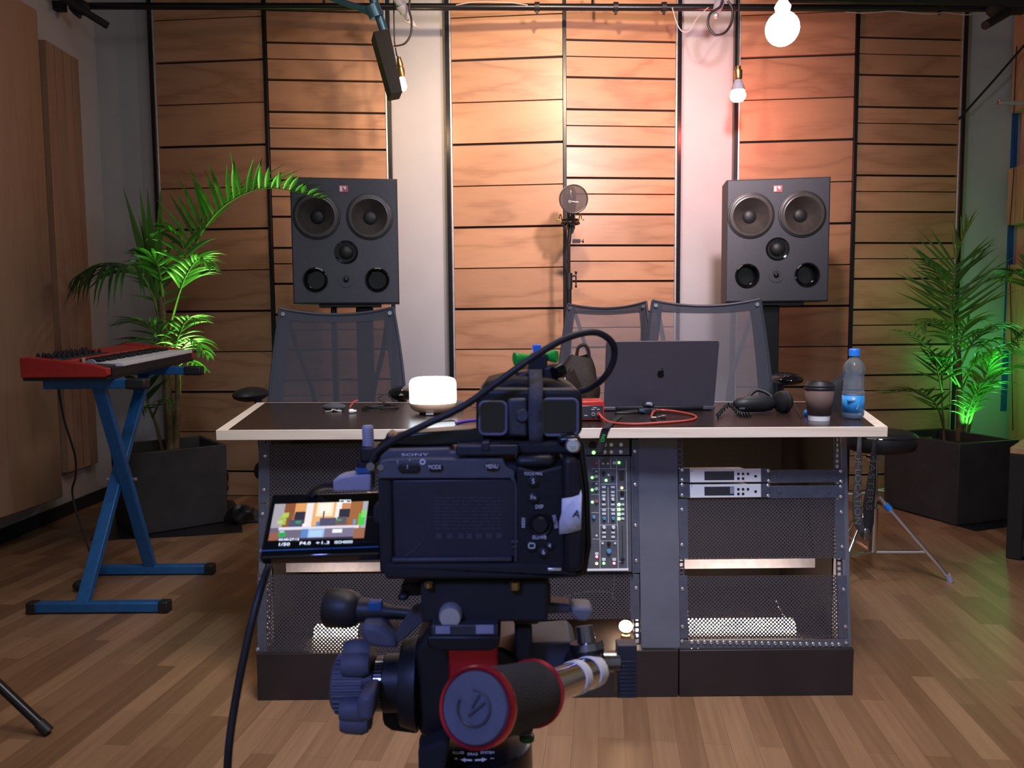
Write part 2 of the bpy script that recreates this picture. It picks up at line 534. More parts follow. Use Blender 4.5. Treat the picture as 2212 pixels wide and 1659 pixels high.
    def grid(s, fn, nu, nv, smooth=True):
        vs = [fn(i/nu, j/nv) for j in range(nv + 1) for i in range(nu + 1)]
        fs = [(j*(nu + 1) + i, j*(nu + 1) + i + 1, (j + 1)*(nu + 1) + i + 1, (j + 1)*(nu + 1) + i) for j in range(nv) for i in range(nu)]
        return s.add(vs, fs, smooth)

    def xf(s, M):
        s.v = [M @ v for v in s.v]
        return s


def spline(pts, k=8):
    """smooth Catmull-Rom path through points"""
    P = [Vector(p) for p in pts]
    P = [P[0]*2 - P[1]] + P + [P[-1]*2 - P[-2]]
    out = []
    for i in range(1, len(P) - 2):
        for j in range(k):
            t = j/k
            a, b, c, d = P[i - 1], P[i], P[i + 1], P[i + 2]
            out.append(0.5*((2*b) + (c - a)*t + (2*a - 5*b + 4*c - d)*t*t + (-a + 3*b - 3*c + d)*t**3))
    out.append(P[-2])
    return out


def world_of(o):
    M = o.matrix_basis.copy()
    while o.parent:
        o = o.parent
        M = o.matrix_basis @ M
    return M


def obj(name, mb, material, parent=None, world=True, bevel=0.0, seg=2, solid=0.0, subsurf=0, recalc=True):
    """link what a builder holds as ONE mesh object; points are world coordinates unless world=False"""
    vs = mb.v
    if parent is not None and world:
        Mi = world_of(parent).inverted()
        vs = [Mi @ v for v in vs]
    org = None
    if parent is None:
        xs = [v.x for v in vs]; ys = [v.y for v in vs]; zs = [v.z for v in vs]
        org = Vector(((min(xs) + max(xs))/2, (min(ys) + max(ys))/2, min(zs)))
        vs = [v - org for v in vs]
    me = bpy.data.meshes.new(name)
    me.from_pydata([tuple(v) for v in vs], [], mb.f)
    me.polygons.foreach_set('use_smooth', mb.sm)
    if recalc:
        bm = bmesh.new(); bm.from_mesh(me)
        bmesh.ops.recalc_face_normals(bm, faces=bm.faces)
        bm.to_mesh(me); bm.free()
    me.update()
    me.set_sharp_from_angle(angle=R(42))
    me.materials.append(MT[material] if isinstance(material, str) else material)
    o = bpy.data.objects.new(name, me)
    C.objects.link(o)
    if parent is not None:
        o.parent = parent
    if org is not None:
        o.location = org
    if solid:
        md = o.modifiers.new('thickness', 'SOLIDIFY'); md.thickness = solid; md.offset = 0
    if bevel:
        md = o.modifiers.new('bevel', 'BEVEL'); md.width = bevel; md.segments = seg; md.limit_method = 'ANGLE'; md.angle_limit = R(40)
    if subsurf:
        md = o.modifiers.new('smooth', 'SUBSURF'); md.levels = subsurf; md.render_levels = subsurf
    return o


def thing(name, loc, label, cat, group=None, rz=0.0):
    o = bpy.data.objects.new(name, None)
    C.objects.link(o)
    o.empty_display_size = 0.05
    o.location = loc
    o.rotation_euler = (0, 0, rz)
    tag(o, label, cat, group)
    return o


def tag(o, label, cat, group=None, kind=None):
    o['label'] = label; o['category'] = cat
    if group: o['group'] = group
    if kind: o['kind'] = kind
    return o


def struct(name, mb, material, **k):
    o = obj(name, mb, material, **k)
    o['kind'] = 'structure'
    return o


def copy_thing(root, loc, label, group=None, rz=None):
    r = root.copy(); C.objects.link(r); r.location = loc
    if rz is not None: r.rotation_euler = (0, 0, rz)
    r['label'] = label
    if group: r['group'] = group
    for ch in list(root.children):
        c = ch.copy(); C.objects.link(c); c.parent = r
        for g in list(ch.children):
            d = g.copy(); C.objects.link(d); d.parent = c
    return r


def text(name, body, origin, xdir, ydir, size, material, parent, depth=0.0004, align='CENTER', maxw=None):
    """raised lettering standing on a surface; origin is its centre, xdir reads left to right, ydir is up"""
    cu = bpy.data.curves.new(name, 'FONT')
    cu.body = body; cu.size = size; cu.extrude = depth/2
    cu.align_x = align; cu.align_y = 'CENTER'
    cu.resolution_u = 3
    tmp = bpy.data.objects.new('tmp_text', cu)
    C.objects.link(tmp)
    dg = bpy.context.evaluated_depsgraph_get()
    me = bpy.data.meshes.new_from_object(tmp.evaluated_get(dg))
    bpy.data.objects.remove(tmp); bpy.data.curves.remove(cu)
    x = Vector(xdir).normalized(); y = Vector(ydir); y = (y - x*y.dot(x)).normalized(); z = x.cross(y)
    M = Matrix((x, y, z)).transposed().to_4x4(); M.translation = Vector(origin)
    if maxw:
        w = max(v.co.x for v in me.vertices) - min(v.co.x for v in me.vertices)
        M = M @ Matrix.Diagonal((maxw/w, 1, 1, 1))
    mb = MB(); mb.add([M @ v.co for v in me.vertices], [tuple(p.vertices) for p in me.polygons])
    bpy.data.meshes.remove(me)
    return obj(name, mb, material, parent)


# ================================================================== THE ROOM
WY = 5.05
XL, XR = -2.62, 3.30
CEIL = 3.55
struct('floor', MB().box((-4.2, -1.6, -0.05), (4.6, 5.2, 0.0)), 'floor')
struct('ceiling', MB().box((-4.2, -1.6, CEIL), (4.6, 5.2, CEIL + 0.08)), 'ceil')
struct('wall_back', MB().box((-4.2, WY, 0.0), (4.6, WY + 0.12, CEIL)), 'wall')
struct('wall_left', MB().box((XL - 0.12, -1.6, 0.0), (XL, WY, CEIL)), 'wall')
struct('wall_right', MB().box((XR, -1.6, 0.0), (XR + 0.12, WY, CEIL)), 'wall')
struct('baseboard_left', MB().box((XL, -1.6, 0.0), (XL + 0.014, WY, 0.075)), 'blackmatte', bevel=0.003)
struct('baseboard_back', MB().box((XL + 0.014, WY - 0.014, 0.0), (-2.32, WY, 0.075)), 'blackmatte', bevel=0.003)


def panel(px_l, px_r, ypx, Ya, Yb, kind, label, trims):
    """one folding half of a slatted bay: slats on a black board between upright trims"""
    A = PY(px_l, ypx, Ya); B = PY(px_r, ypx, Yb)
    A.z = B.z = 0
    L = (B - A).length
    ux = (B - A).normalized(); uy = Vector((-ux.y, ux.x, 0))      # uy points into the wall
    M = Matrix((ux, uy, Vector((0, 0, 1)))).transposed().to_4x4(); M.translation = A
    root = thing('slatted_wall_panel', A, label, 'wall panel', 'wooden slatted wall panels')
    top = 3.34
    obj('backing_board', MB().box((0, 0.018, 0.0), (L, 0.032, top)).xf(M), 'blackmatte', root)
    s = MB()
    zs = []
    if kind == 'even':
        z = 3.003 + 0.2585; k = 0
        while z > -0.3:
            zs.append((z, 0.014 if k % 2 == 0 else 0.006)); z -= 0.2585; k += 1
    else:
        z = 3.265
        pat = [(0.0, 0.013), (0.099, 0.006), (0.225, 0.013)]
        while z > -0.5:
            for d, g in pat:
                zs.append((z - d, g))
            z -= 0.4195
    zs.sort(reverse=True)
    hi = top
    for z, g in zs + [(-0.0, 0.0)]:
        lo = z + g/2
        h = min(hi, top)
        if lo < 0.004: lo = 0.004
        if h - lo > 0.01:
            s.box((0.001, 0, lo), (L - 0.001, 0.018, h))
        hi = z - g/2
        if z <= 0.01: break
    obj('slats', s.xf(M), 'panel', root, bevel=0.0012, seg=1)
    for side, x0, x1, mt, dep in trims:
        a, b = (x0, x1) if side == 'l' else (L + x0, L + x1)
        obj('edge_trim', MB().box((a, -dep, 0.0), (b, 0.05, top)).xf(M), mt, root, bevel=0.002)
    return root


YE, YR = 4.99, 4.93
lt = [('l', -0.012, 0.0, 'alu', 0.006), ('l', -0.037, -0.012, 'blackmetal', 0.012)]
rt = [('r', 0.0, 0.012, 'alu', 0.006), ('r', 0.012, 0.036, 'blackmetal', 0.012)]
ridge = [('r', 0.0, 0.022, 'blackmetal', 0.012)]
panel(351, 581, 500, YE, YR, 'even', 'tall dark panel of equal wide slats beside the grey wall, behind the palm with the arching frond', lt + ridge)
panel(589, 838, 500, YR, YE, 'mixed', 'panel of mixed slats directly behind the loudspeaker that the palm frond touches', rt)
panel(980, 1217, 500, YE, YR, 'even', 'brightest golden panel of equal wide slats, beside the microphone', lt + ridge)
panel(1224, 1457, 500, YR, YE, 'mixed', 'pinkish panel of mixed slats above the laptop, lit by the wash', rt)
panel(1596, 1840, 420, YE, YR, 'even', 'reddish panel of equal wide slats behind the red glowing bulb', lt + ridge)
panel(1847, 2066, 420, YR, YE, 'mixed', 'brown panel of mixed slats behind the green lit palm', rt)


# ---- side-wall diffusers on the left
def poly_prism(pts, z0, z1):
    return MB().prism([(x, y, z0) for x, y in pts], (0, 0, z1 - z0))


t = thing('wooden_diffuser', (XL, 3.95, 0.2), 'large faceted wooden diffuser with chamfered edge on the grey side wall', 'diffuser')
obj('veneer_shell', poly_prism([(XL + .001, 3.1), (-2.42, 3.62), (-2.39, 4.05), (XL + .001, 4.41)], 0.20, 2.70), 'panelv', t, bevel=0.004)
obj('mounting_batten', MB().box((XL + .001, 3.6, 2.3), (XL + 0.03, 4.2, 2.36)), 'blackmatte', t)
t = thing('slatted_side_panel', (XL, 4.62, 0.26), 'narrow panel of upright slats between faceted diffuser and back corner', 'wall panel')
mb = MB()
for k in range(4):
    y0 = 4.42 + k*0.083
    mb.box((XL + 0.012, y0 + .003, 0.26), (XL + 0.05, y0 + .081, 2.69))
obj('slats', mb, 'panelv', t, bevel=0.002, seg=1)
obj('backing_board', MB().box((XL + .002, 4.42, 0.26), (XL + 0.012, 4.75, 2.69)), 'panelv', t)

# ---- stepped wooden blocks on the right
t = thing('stepped_wood_panel', (3.27, 4.6, 0.6), 'stepped panel of raw wooden blocks at the right edge of the photo', 'wall panel')
zA = PY(2170, 245, 5.0).z; zB0 = PY(2170, 487, 5.0).z; zB1 = PY(2170, 365, 5.0).z
obj('backing_board', MB().box((3.235, 4.2, 0.30), (XR - .002, 5.0, 3.2)), 'block', t)
obj('raised_block', MB().box((3.165, 4.2, zA), (3.235, 5.0, 3.2)), 'block', t, bevel=0.003)
mb = MB()
for k in range(3):
    mb.box((3.165 - 0.004*k, 4.93 - 0.09*k, zB0), (3.235, 5.0 - 0.09*k, zB1))
mb.box((3.157, 4.2, zB0), (3.235, 4.75, zB1))
obj('raised_block', mb, 'block', t, bevel=0.003)
obj('raised_block', MB().box((3.185, 4.2, 0.9), (3.235, 5.0, zB0 - 0.25)), 'block', t, bevel=0.003)
tag(obj('masking_tape_strip', MB().box((3.205, WY - 0.0025, 0.5), (3.245, WY, 3.12)), 'bluetape'), 'blue strip running down the wall corner beside the raw wood blocks', 'tape')
pts = [PX_(2196, 100, 3.15), PX_(2190, 250, 3.15), PX_(2192, 330, 3.15), PX_(2186, 430, 3.14), PX_(2180, 520, 3.14), PX_(2183, 650, 3.15), PX_(2186, 800, 3.15), PX_(2188, 930, 3.15)]
tag(obj('thin_cable', MB().tube(spline(pts), 0.003, 6), 'cord'), 'thin black cable hanging down over the raw wood blocks', 'cable')
t = thing('clear_rod', PY(2160, 222, 4.6), 'clear rod with shiny end knob sticking out from the raw wood blocks', 'rod')
a = PY(2160, 222, 4.6); b = Vector((3.17, a.y + 0.03, a.z))
obj('rod', MB().cyl(a, b, 0.012, n=14), 'glassy', t)
obj('knob', MB().cyl(a - Vector((0.012, 0, 0)), a + Vector((0.006, 0, 0)), 0.012).ball(a + Vector((0, 0, 0.014)), 0.008), 'chrome', t)
tag(obj('loose_edging_strip', MB().tube([PY(2071, 258, 4.955), PY(2083, 245, 4.94), PY(2150, 170, 4.86), PY(2235, 72, 4.76)], 0.007, 8), 'blackmetal'), 'black edging strip peeled away diagonally from the brown panel', 'edging strip')

# ---- bars, clamps and cables under the ceiling
a = PY(170, 13, 4.70); b = PY(2190, 18, 4.70)
t = thing('ceiling_pipe', (a + b)/2, 'long black pipe running across the top of the slatted wall', 'pipe')
obj('pipe', MB().cyl(a, b, 0.020, n=18), 'blackmetal', t)
for px in (1160, 1330, 1434, 2030):
    p = PY(px, 15, 4.70)
    obj('clip', MB().cyl(p - Vector((.014, 0, 0)), p + Vector((.014, 0, 0)), 0.027, n=16).cbox(p + Vector((0, 0, -0.032)), (.014, .02, .02)), 'black', t)
for px in (700, 1280, 1900):
    p = PY(px, 15, 4.70)
    obj('hanger', MB().cyl(p, (p.x, p.y, CEIL), 0.008, n=8), 'blackmetal', t)
a = PY(1700, -2, 4.45); b = PY(2235, 4, 4.45)
t = thing('ceiling_pipe', (a + b)/2, 'second black pipe at the very top edge, above the green lit palm', 'pipe')
obj('pipe', MB().cyl(a, b, 0.022, n=16), 'blackmetal', t)
obj('hanger', MB().cyl(PY(2150, 2, 4.45), PY(2150, 2, 4.45)*1 + Vector((0, 0, CEIL - PY(2150, 2, 4.45).z)), 0.008, n=8), 'blackmetal', t)

t = thing('pipe_clamp', PY(175, 20, 4.6), 'black clamp with slanting tube at the top corner by the side wall', 'clamp')
obj('jaw', MB().ball(PY(172, 16, 4.64), 0.055, sc=(1.1, 0.8, 0.8)).cbox(PY(118, 14, 4.62), (0.12, 0.05, 0.05)), 'blackmatte', t, bevel=0.004)
obj('tube', MB().cyl(PY(110, -20, 4.5), PY(233, 56, 4.62), 0.021, n=16), 'blackmatte', t)
obj('handle', MB().cyl(PY(160, 26, 4.6), PY(172, 36, 4.55), 0.012, n=10), 'blackmatte', t)
t = thing('pipe_clamp', PY(2140, 25, 4.6), 'black clamp with short angled tube at the top corner by the wood blocks', 'clamp')
obj('jaw', MB().ball(PY(2160, 20, 4.64), 0.065, sc=(1.2, 0.8, 0.8)).cbox(PY(2195, 14, 4.62), (0.12, 0.08, 0.07)), 'blackmatte', t, bevel=0.004)
obj('tube', MB().cyl(PY(2128, 55, 4.5), PY(2178, 26, 4.6), 0.024, n=14), 'blackmatte', t)

t = thing('panel_light', PY(838, 130, 4.3), 'flat black box hanging at a slant from a steel blue arm', 'light')
YB = 4.30
q = [PY(806, 68, YB), PY(841, 62, YB), PY(870, 199, YB), PY(844, 204, YB)]
obj('housing', MB().prism(q, (-0.035, 0.13, 0)), 'blackmatte', t, bevel=0.004)
obj('arm', MB().cyl(PY(797, -30, YB + .02), PY(829, 66, YB + .05), 0.024, n=16), 'mutedblue', t)
obj('collar', MB().cyl(PY(804, 12, YB + .02), PY(814, 38, YB + .03), 0.040, n=16), 'mutedblue', t)
obj('side_arm', MB().lathe([(0, .012), (.7, .018), (1, .026)], PY(690, -12, YB + .1), PY(806, 27, YB + .04), 12), 'mutedblue', t)


def loop_cable(name, pix, Y, r, material, label):
    return tag(obj(name, MB().tube(spline([PY(x, y, Y) for x, y in pix]), r, 8), material), label, 'cable')


t = thing('clamp_arm', PY(868, 15, 4.4), 'pale jointed clamp arm beside the steel blue arm', 'clamp')
obj('arm', MB().lathe([(0, .022), (.55, .022), (.56, .030), (.8, .030), (.81, .02), (1, .02)], PY(840, -30, 4.4), PY(884, 40, 4.5), 14), 'lav', t)
obj('tip', MB().prism([PY(868, 42, 4.5), PY(888, 36, 4.5), PY(901, 59, 4.5)], (0, .02, 0)), 'alu', t)
t = thing('clamp_arm', PY(1550, 15, 4.4), 'pale jointed clamp arm above the white column by the red bulb', 'clamp')
obj('arm', MB().lathe([(0, .020), (.6, .020), (.61, .028), (1, .024)], PY(1566, -30, 4.4), PY(1548, 24, 4.5), 14), 'lav', t)
obj('tip', MB().ball(PY(1546, 34, 4.5), 0.018), 'alu', t)
loop_cable('looped_cable', [(886, -6), (884, 20), (889, 45), (887, 75), (873, 95), (850, 101)], 4.42, 0.006, 'cord', 'dark cable looping down in front of the first white column')
loop_cable('looped_cable', [(1562, -8), (1556, 14), (1534, 30), (1530, 55), (1544, 75), (1566, 70), (1580, 48), (1582, 20), (1572, 2)], 4.42, 0.007, 'cord', 'round loop of dark cable at the top of the white column by the red bulb')
loop_cable('thin_wire', [(1452, 16), (1462, 50), (1474, 68), (1490, 66), (1500, 48), (1512, 32), (1530, 16)], 4.675, 0.003, 'greycord', 'pale thin wire looping at the top of the pink lit panel')
loop_cable('thin_wire', [(1825, 26), (1870, 28), (1930, 24), (1985, 29), (2020, 30), (2040, 27), (2085, 32), (2120, 27)], 4.66, 0.003, 'greycord', 'pale thin wire sagging along the pipe above the brown panel')
loop_cable('thin_wire', [(985, 11), (1020, 5), (1060, 4), (1105, 6), (1140, 11)], 4.68, 0.003, 'greycord', 'pale thin wire lying along the pipe above the golden panel')

# ---- hanging bulbs
t = thing('pendant_bulb', PY(1690, 62, 2.9), 'large round cool white glowing bulb hanging at the top', 'lamp')
c = PY(1690, 62, 2.9); up = Vector((0, 0, 1))
gl = obj('globe', MB().ball(c, 0.060, 24, 16), 'bulbwhite', t)
obj('heat_sink', MB().lathe([(0, .024), (.5, .030), (1, .016)], c + up*0.055, c + up*0.10, 20), 'lav', t)
obj('socket', MB().cyl(c + up*0.10, c + up*0.16, 0.017), 'black', t)
obj('cord', MB().cyl(c + up*0.16, (c.x, c.y, CEIL), 0.004, n=8), 'cord', t)
lamp('POINT', 'cool_bulb_light', c - up*0.10, 9, (0.80, 0.90, 1.0), size=0.05)

t = thing('pendant_bulb', PY(866, 187, 4.5), 'small warm bulb half hidden by the slanting black box', 'lamp')
c = PY(869, 187, 4.5)
obj('globe', MB().ball(c, 0.026, 18, 12).lathe([(0, .022), (1, .014)], c + up*.012, c + up*0.05, 16), 'bulbwarm', t)
s = PY(862, 142, 4.5)
obj('socket', MB().lathe([(0, .014), (.15, .021), (.45, .021), (.5, .015), (.6, .019), (1, .012)], c + up*0.05, s + up*0.045, 16), 'brass', t)
obj('cord', MB().tube([s + up*0.045, PY(857, 120, 4.5), PY(852, 90, 4.5), PY(851, 40, 4.5), Vector((PY(851, 40, 4.5).x, 4.5, CEIL))], 0.004, 8), 'cord', t)
lamp('POINT', 'warm_bulb_light', c + Vector((0.03, -0.03, -0.05)), 7, (1.0, 0.62, 0.33), size=0.03)

t = thing('pendant_bulb', PY(1594, 205, 4.5), 'pinkish red glowing bulb on brass socket before the white column', 'lamp')
c = PY(1594, 206, 4.5)
obj('globe', MB().lathe([(0, .0), (0.05, .030), (.3, .042), (.6, .045), (.85, .040), (1, .030)], c - up*0.034, c + up*0.026, 24), 'bulbred', t)
obj('heat_sink', MB().lathe([(0, .040), (.4, .034), (1, .018)], c + up*0.026, c + up*0.085, 20), 'lav', t)
obj('socket', MB().lathe([(0, .018), (.1, .023), (.7, .023), (.75, .016), (1, .014)], c + up*0.085, c + up*0.16, 20), 'brass', t)
obj('cord', MB().cyl(c + up*0.16, (c.x, c.y, CEIL), 0.006, n=8), 'cord', t)
lamp('POINT', 'red_bulb_light', c + Vector((0.0, 0.075, -0.02)), 13, (1.0, 0.15, 0.11), size=0.04)


# ================================================================== LOUDSPEAKERS
def speaker(px0, py0, px1, py1, Y, yaw, label, stand_label, xs, post):
    a = PY(px0, py1, Y); b = PY(px1, py1, Y); zt = PY((px0 + px1)/2, py0, Y).z
    zb = (a.z + b.z)/2
    w = b.x - a.x; h = zt - zb; cx = (a.x + b.x)/2
    root = thing('loudspeaker', (cx, Y, zb), label, 'loudspeaker', 'large four way studio loudspeakers', rz=yaw)
    K = dict(world=False)
    dep = 0.19
    f = w/222.0                                    # pixels of the photo on the front face
    def at(u, v): return ((u - 111)*f, 0.0, h - v*f)
    bm = bmesh.new()
    ch = .007
    def loop(pts): 
        vv = [bm.verts.new(p) for p in pts]
        return vv, [bm.edges.new((vv[i], vv[(i + 1) % len(vv)])) for i in range(len(vv))]
    fv, fe = loop([(-w/2 + ch, 0, ch), (w/2 - ch, 0, ch), (w/2 - ch, 0, h - ch), (-w/2 + ch, 0, h - ch)])
    es = list(fe)
    for u, v, rr_ in ((53, 80, .087), (163, 80, .087), (112, 155, .046), (47, 213, .050), (176, 213, .050)):
        x, y, z = at(u, v)
        es += loop([(x + rr_*math.cos(2*PI*i/36), 0, z + rr_*math.sin(2*PI*i/36)) for i in range(36)])[1]
    bmesh.ops.triangle_fill(bm, use_beauty=True, use_dissolve=False, edges=es, normal=(0, -1, 0))
    sv = [bm.verts.new(p) for p in ((-w/2, ch, 0), (w/2, ch, 0), (w/2, ch, h), (-w/2, ch, h))]
    bv = [bm.verts.new(p) for p in ((-w/2, dep, 0), (w/2, dep, 0), (w/2, dep, h), (-w/2, dep, h))]
    for i in range(4):
        j = (i + 1) % 4
        bm.faces.new((fv[i], fv[j], sv[j], sv[i])); bm.faces.new((sv[i], sv[j], bv[j], bv[i]))
    bm.faces.new(bv)
    bm.verts.index_update()
    cb = MB(); cb.add([v.co.copy() for v in bm.verts], [tuple(v.index for v in fc.verts) for fc in bm.faces]); bm.free()
    obj('cabinet', cb, 'speaker', root, **K)
    fr = Vector((0, -1, 0))
    for u in (53, 163):
        x, y, z = at(u, 80); p = Vector((x, 0, z))
        d = obj('woofer', MB().lathe([(0, .046*2.2), (.004, .106), (.010, .109), (.012, .104), (.010, .098), (.013, .090), (.006, .085), (-.045, .036), (-.045, .0)], p, p + fr, 40, cap=False), 'cone', root, **K)
        obj('frame_ring', MB().lathe([(-.002, .121), (.005, .119), (.007, .110), (.004, .105)], p, p + fr, 40, cap=False), 'rubber', d, **K)
        obj('dust_cap', MB().ball(p + fr*-.045, 0.036, 20, 10, (1, .42, 1)), 'rubber', d, **K)
    x, y, z = at(112, 155); p = Vector((x, 0, z))
    d = obj('midrange_driver', MB().lathe([(-.002, .062), (.006, .058), (.004, .050), (-.006, .044), (-.006, 0)], p, p + fr, 32, cap=False), 'gloss', root, **K)
    obj('dome', MB().ball(p - fr*.006, 0.037, 20, 12, (1, .6, 1)), 'rubber', d, **K)
    x, y, z = at(110, 213); p = Vector((x, 0, z))
    d = obj('tweeter', MB().lathe([(0, .040), (.003, .039), (.003, .022), (-.003, .018), (-.003, 0)], p, p + fr, 28, cap=False), 'speaker', root, **K)
    obj('dome', MB().ball(p + fr*.001, 0.014, 16, 8, (1, .7, 1)), 'gloss', d, **K)
    for u in (47, 176):
        x, y, z = at(u, 213); p = Vector((x, 0, z))
        obj('bass_port', MB().lathe([(-.002, .064), (.008, .062), (.011, .056), (.002, .048), (-.06, .046), (-.06, 0)], p, p + fr, 36, cap=False), 'gloss', root, **K)
    x, y, z = at(110, 23)
    bd = obj('badge', MB().box((x - .022, -.003, z - .017), (x + .022, .002, z + .017)), 'knob_red', root, **K)
    obj('emblem', MB().box((x - .019, -.005, z - .013), (x - .007, -.002, z + .013)).prism([(x - .004, -.0045, z + .013), (x + .006, -.0045, z - .004), (x + .012, -.0045, z - .004), (x + .012, -.0045, z + .013)], (0, .003, 0)), 'ink', bd, **K)
    # the stand it rests on
    st = thing('speaker_stand', (cx, Y + 0.11, 0), stand_label, 'speaker stand', 'black speaker stands', rz=yaw)
    obj('top_plate', MB().box((-.16, -.09, zb - .018), (.16, .08, zb)), 'blackmetal', st, bevel=0.003, **K)
    for q0, q1 in post:
        obj('post', MB().box((q0, -.045, .022), (q1, .045, zb - .018)), 'blackmetal', st, bevel=0.006, **K)
    obj('base_plate', MB().box((-.22, -.19, 0), (.22, .19, .022)), 'blackmetal', st, bevel=0.004, **K)
    return root


speaker(637, 384, 862, 656, 4.04, R(8.5), 'large charcoal loudspeaker with four drivers, palm frond tip across its woofer',
        'black speaker stand with two posts behind the darkest mesh chair', None, [(-.105, -.075), (.025, .115)])
speaker(1570, 385, 1784, 652, 4.08, R(-8), 'large charcoal loudspeaker with four drivers below the red bulb',
        'black speaker stand rising beside the see-through mesh chair', None, [(-.045, .045)])
MT['slot'] = MT['gloss']

# ================================================================== MICROPHONE ON STAND
YM = 4.60
base = PY(1231, 650, YM); base.z = 0
t = thing('microphone_stand', base, 'black microphone stand in front of the lit wall between chairs', 'microphone stand')
p0 = PY(1229, 660, YM); p1 = PY(1227, 520, YM)
X0 = Vector((p0.x, YM, 0))
obj('lower_tube', MB().cyl(X0 + up*0.05, X0 + up*(PY(1229, 600, YM).z), 0.016, n=16), 'blackmetal', t)
obj('upper_tube', MB().cyl(X0 + up*(PY(1229, 602, YM).z), Vector((X0.x, YM, PY(1227, 515, YM).z)), 0.010, n=14), 'blackmetal', t)
obj('clutch', MB().cyl(X0 + up*(PY(1229, 625, YM).z), X0 + up*(PY(1229, 590, YM).z), 0.021, n=14), 'black', t)
h = X0 + up*(PY(1229, 596, YM).z)
obj('crank', MB().cyl(h, h + Vector((.045, 0, 0)), 0.006).cyl(h + Vector((.042, 0, -.062)), h + Vector((.042, 0, .02)), 0.004).ball(h + Vector((.042, 0, -.062)), .008).ball(h + Vector((.042, 0, .02)), .008), 'blackmetal', t)
for k in range(3):
    g = R(30 + 120*k)
    obj('foot', MB().tube([X0 + up*.10, X0 + Vector((math.cos(g)*.25, math.sin(g)*.25, .012))], 0.011, 10), 'blackmetal', t)
h = Vector((X0.x, YM, PY(1227, 521, YM).z))
t2 = thing('microphone', h, 'large studio microphone in shock mount behind a round pop filter', 'microphone')
cm = PY(1232, 478, YM)
obj('body', MB().lathe([(0, .012), (.12, .026), (.5, .028), (.52, .031), (.9, .031), (1, .018)], PY(1233, 505, YM + .02), PY(1233, 405, YM + .02), 24), 'gunmetal', t2)
sm = MB()
sm.tube([cm + Vector((math.cos(a)*.050, math.sin(a)*.050, -.012)) for a in [2*PI*i/28 for i in range(28)]], .008, 8, closed=True)
sm.tube([cm + Vector((math.cos(a)*.046, math.sin(a)*.046, .008)) for a in [2*PI*i/28 for i in range(28)]], .005, 8, closed=True)
obj('shock_mount', sm, 'blackmetal', t2)
for sx in (-1, 1):
    q = cm + Vector((sx*.055, -.005, .012))
    obj('clip', MB().tube(spline([q + Vector((sx*-.008, 0, -.02)), q + Vector((0, 0, .022)), q + Vector((sx*.006, 0, .026)), q + Vector((sx*.012, 0, -.004))], 6), .003, 8).cyl(q + Vector((0, 0, -.004)), q + Vector((sx*.022, 0, -.004)), .003).ball(q + Vector((sx*.022, 0, -.004)), .005), 'brass', t2)
obj('swivel', MB().cyl(h - up*.01, cm - up*.02, 0.012).cbox(PY(1245, 521, YM), (.045, .02, .022)).cyl(PY(1252, 521, YM), PY(1260, 521, YM), .003).cyl(PY(1258, 521, YM), PY(1261, 521, YM), .010), 'blackmetal', t2)
pc = PY(1239, 430, YM - .09)
t3 = thing('pop_filter', pc, 'round pop filter screen in front of the microphone', 'pop filter')
rr = 29.5/F_PX*(YM - .09)
obj('rim', MB().tube([pc + Vector((math.cos(a)*rr, 0, math.sin(a)*rr)) for a in [2*PI*i/40 for i in range(40)]], .0045, 8, closed=True), 'gunmetal', t3)
obj('gauze', MB().cyl(pc + Vector((0, -.001, 0)), pc + Vector((0, .001, 0)), rr, n=40), 'sheerpop', t3)
bk = PY(1239, 459, YM - .09)
obj('bracket', MB().tube([bk, bk + Vector((0, .02, -.03)), PY(1236, 484, YM - .05)], .006, 8), 'blackmetal', t3)
lg = pc + Vector((-.022, -.0025, -.014))
mk = MB().tube([lg + Vector((math.cos(a)*.006, 0, math.sin(a)*.006)) for a in [2*PI*i/14 for i in range(14)]], .0013, 6, closed=True)
for i in range(9):
    mk.box(lg + Vector((.011 + .0045*i, -.0006, -.0025 - .0004*i)), lg + Vector((.0138 + .0045*i, .0006, .0022 + .001*(i % 3 == 0) - .0004*i)))
obj('maker_mark', mk, 'ink', t3)


# ================================================================== STUDIO DESK WITH RACKS
ZT = 0.801
V_AX = Vector((0, 0.065, 0.635)).normalized()
U_AX = Vector((1, 0, 0))
N_AX = U_AX.cross(V_AX)                       # out of the rack front, towards the room
RO = Vector((0, 2.205, 0.13))
MR = Matrix((U_AX, V_AX, N_AX)).transposed().to_4x4(); MR.translation = RO


def UV(px, py):
    d = ray(px, py); o = Vector((0, 0, CAM_Z))
    t = (RO - o).dot(N_AX)/d.dot(N_AX)
    p = o + d*t - RO
    return p.dot(U_AX), p.dot(V_AX)


def rbox(mb, x0, y0, x1, y1, n0, n1):
    xm, ym = (x0 + x1)/2, (y0 + y1)/2
    return mb.box((UV(x0, ym)[0], UV(xm, y1)[1], n0), (UV(x1, ym)[0], UV(xm, y0)[1], n1), MR)


def rpt(px, py, n=0.0):
    u, v = UV(px, py)
    return MR @ Vector((u, v, n))


def T(px, py):
    return PZ(px, py, ZT)


desk = thing('studio_desk', (0.12, 2.5, 0), 'wide slate grey studio desk with three sloping equipment racks', 'desk')
FL, FR_, BR, BL = T(466, 929), T(1918, 921), T(1843, 867), T(555, 869)
th = 0.029
dn = Vector((0, 0, -th))
top = obj('tabletop', MB().prism([p + Vector((0, 0, -0.0006)) for p in (FL, FR_, BR, BL)], dn), 'pale', desk, bevel=0.0015)


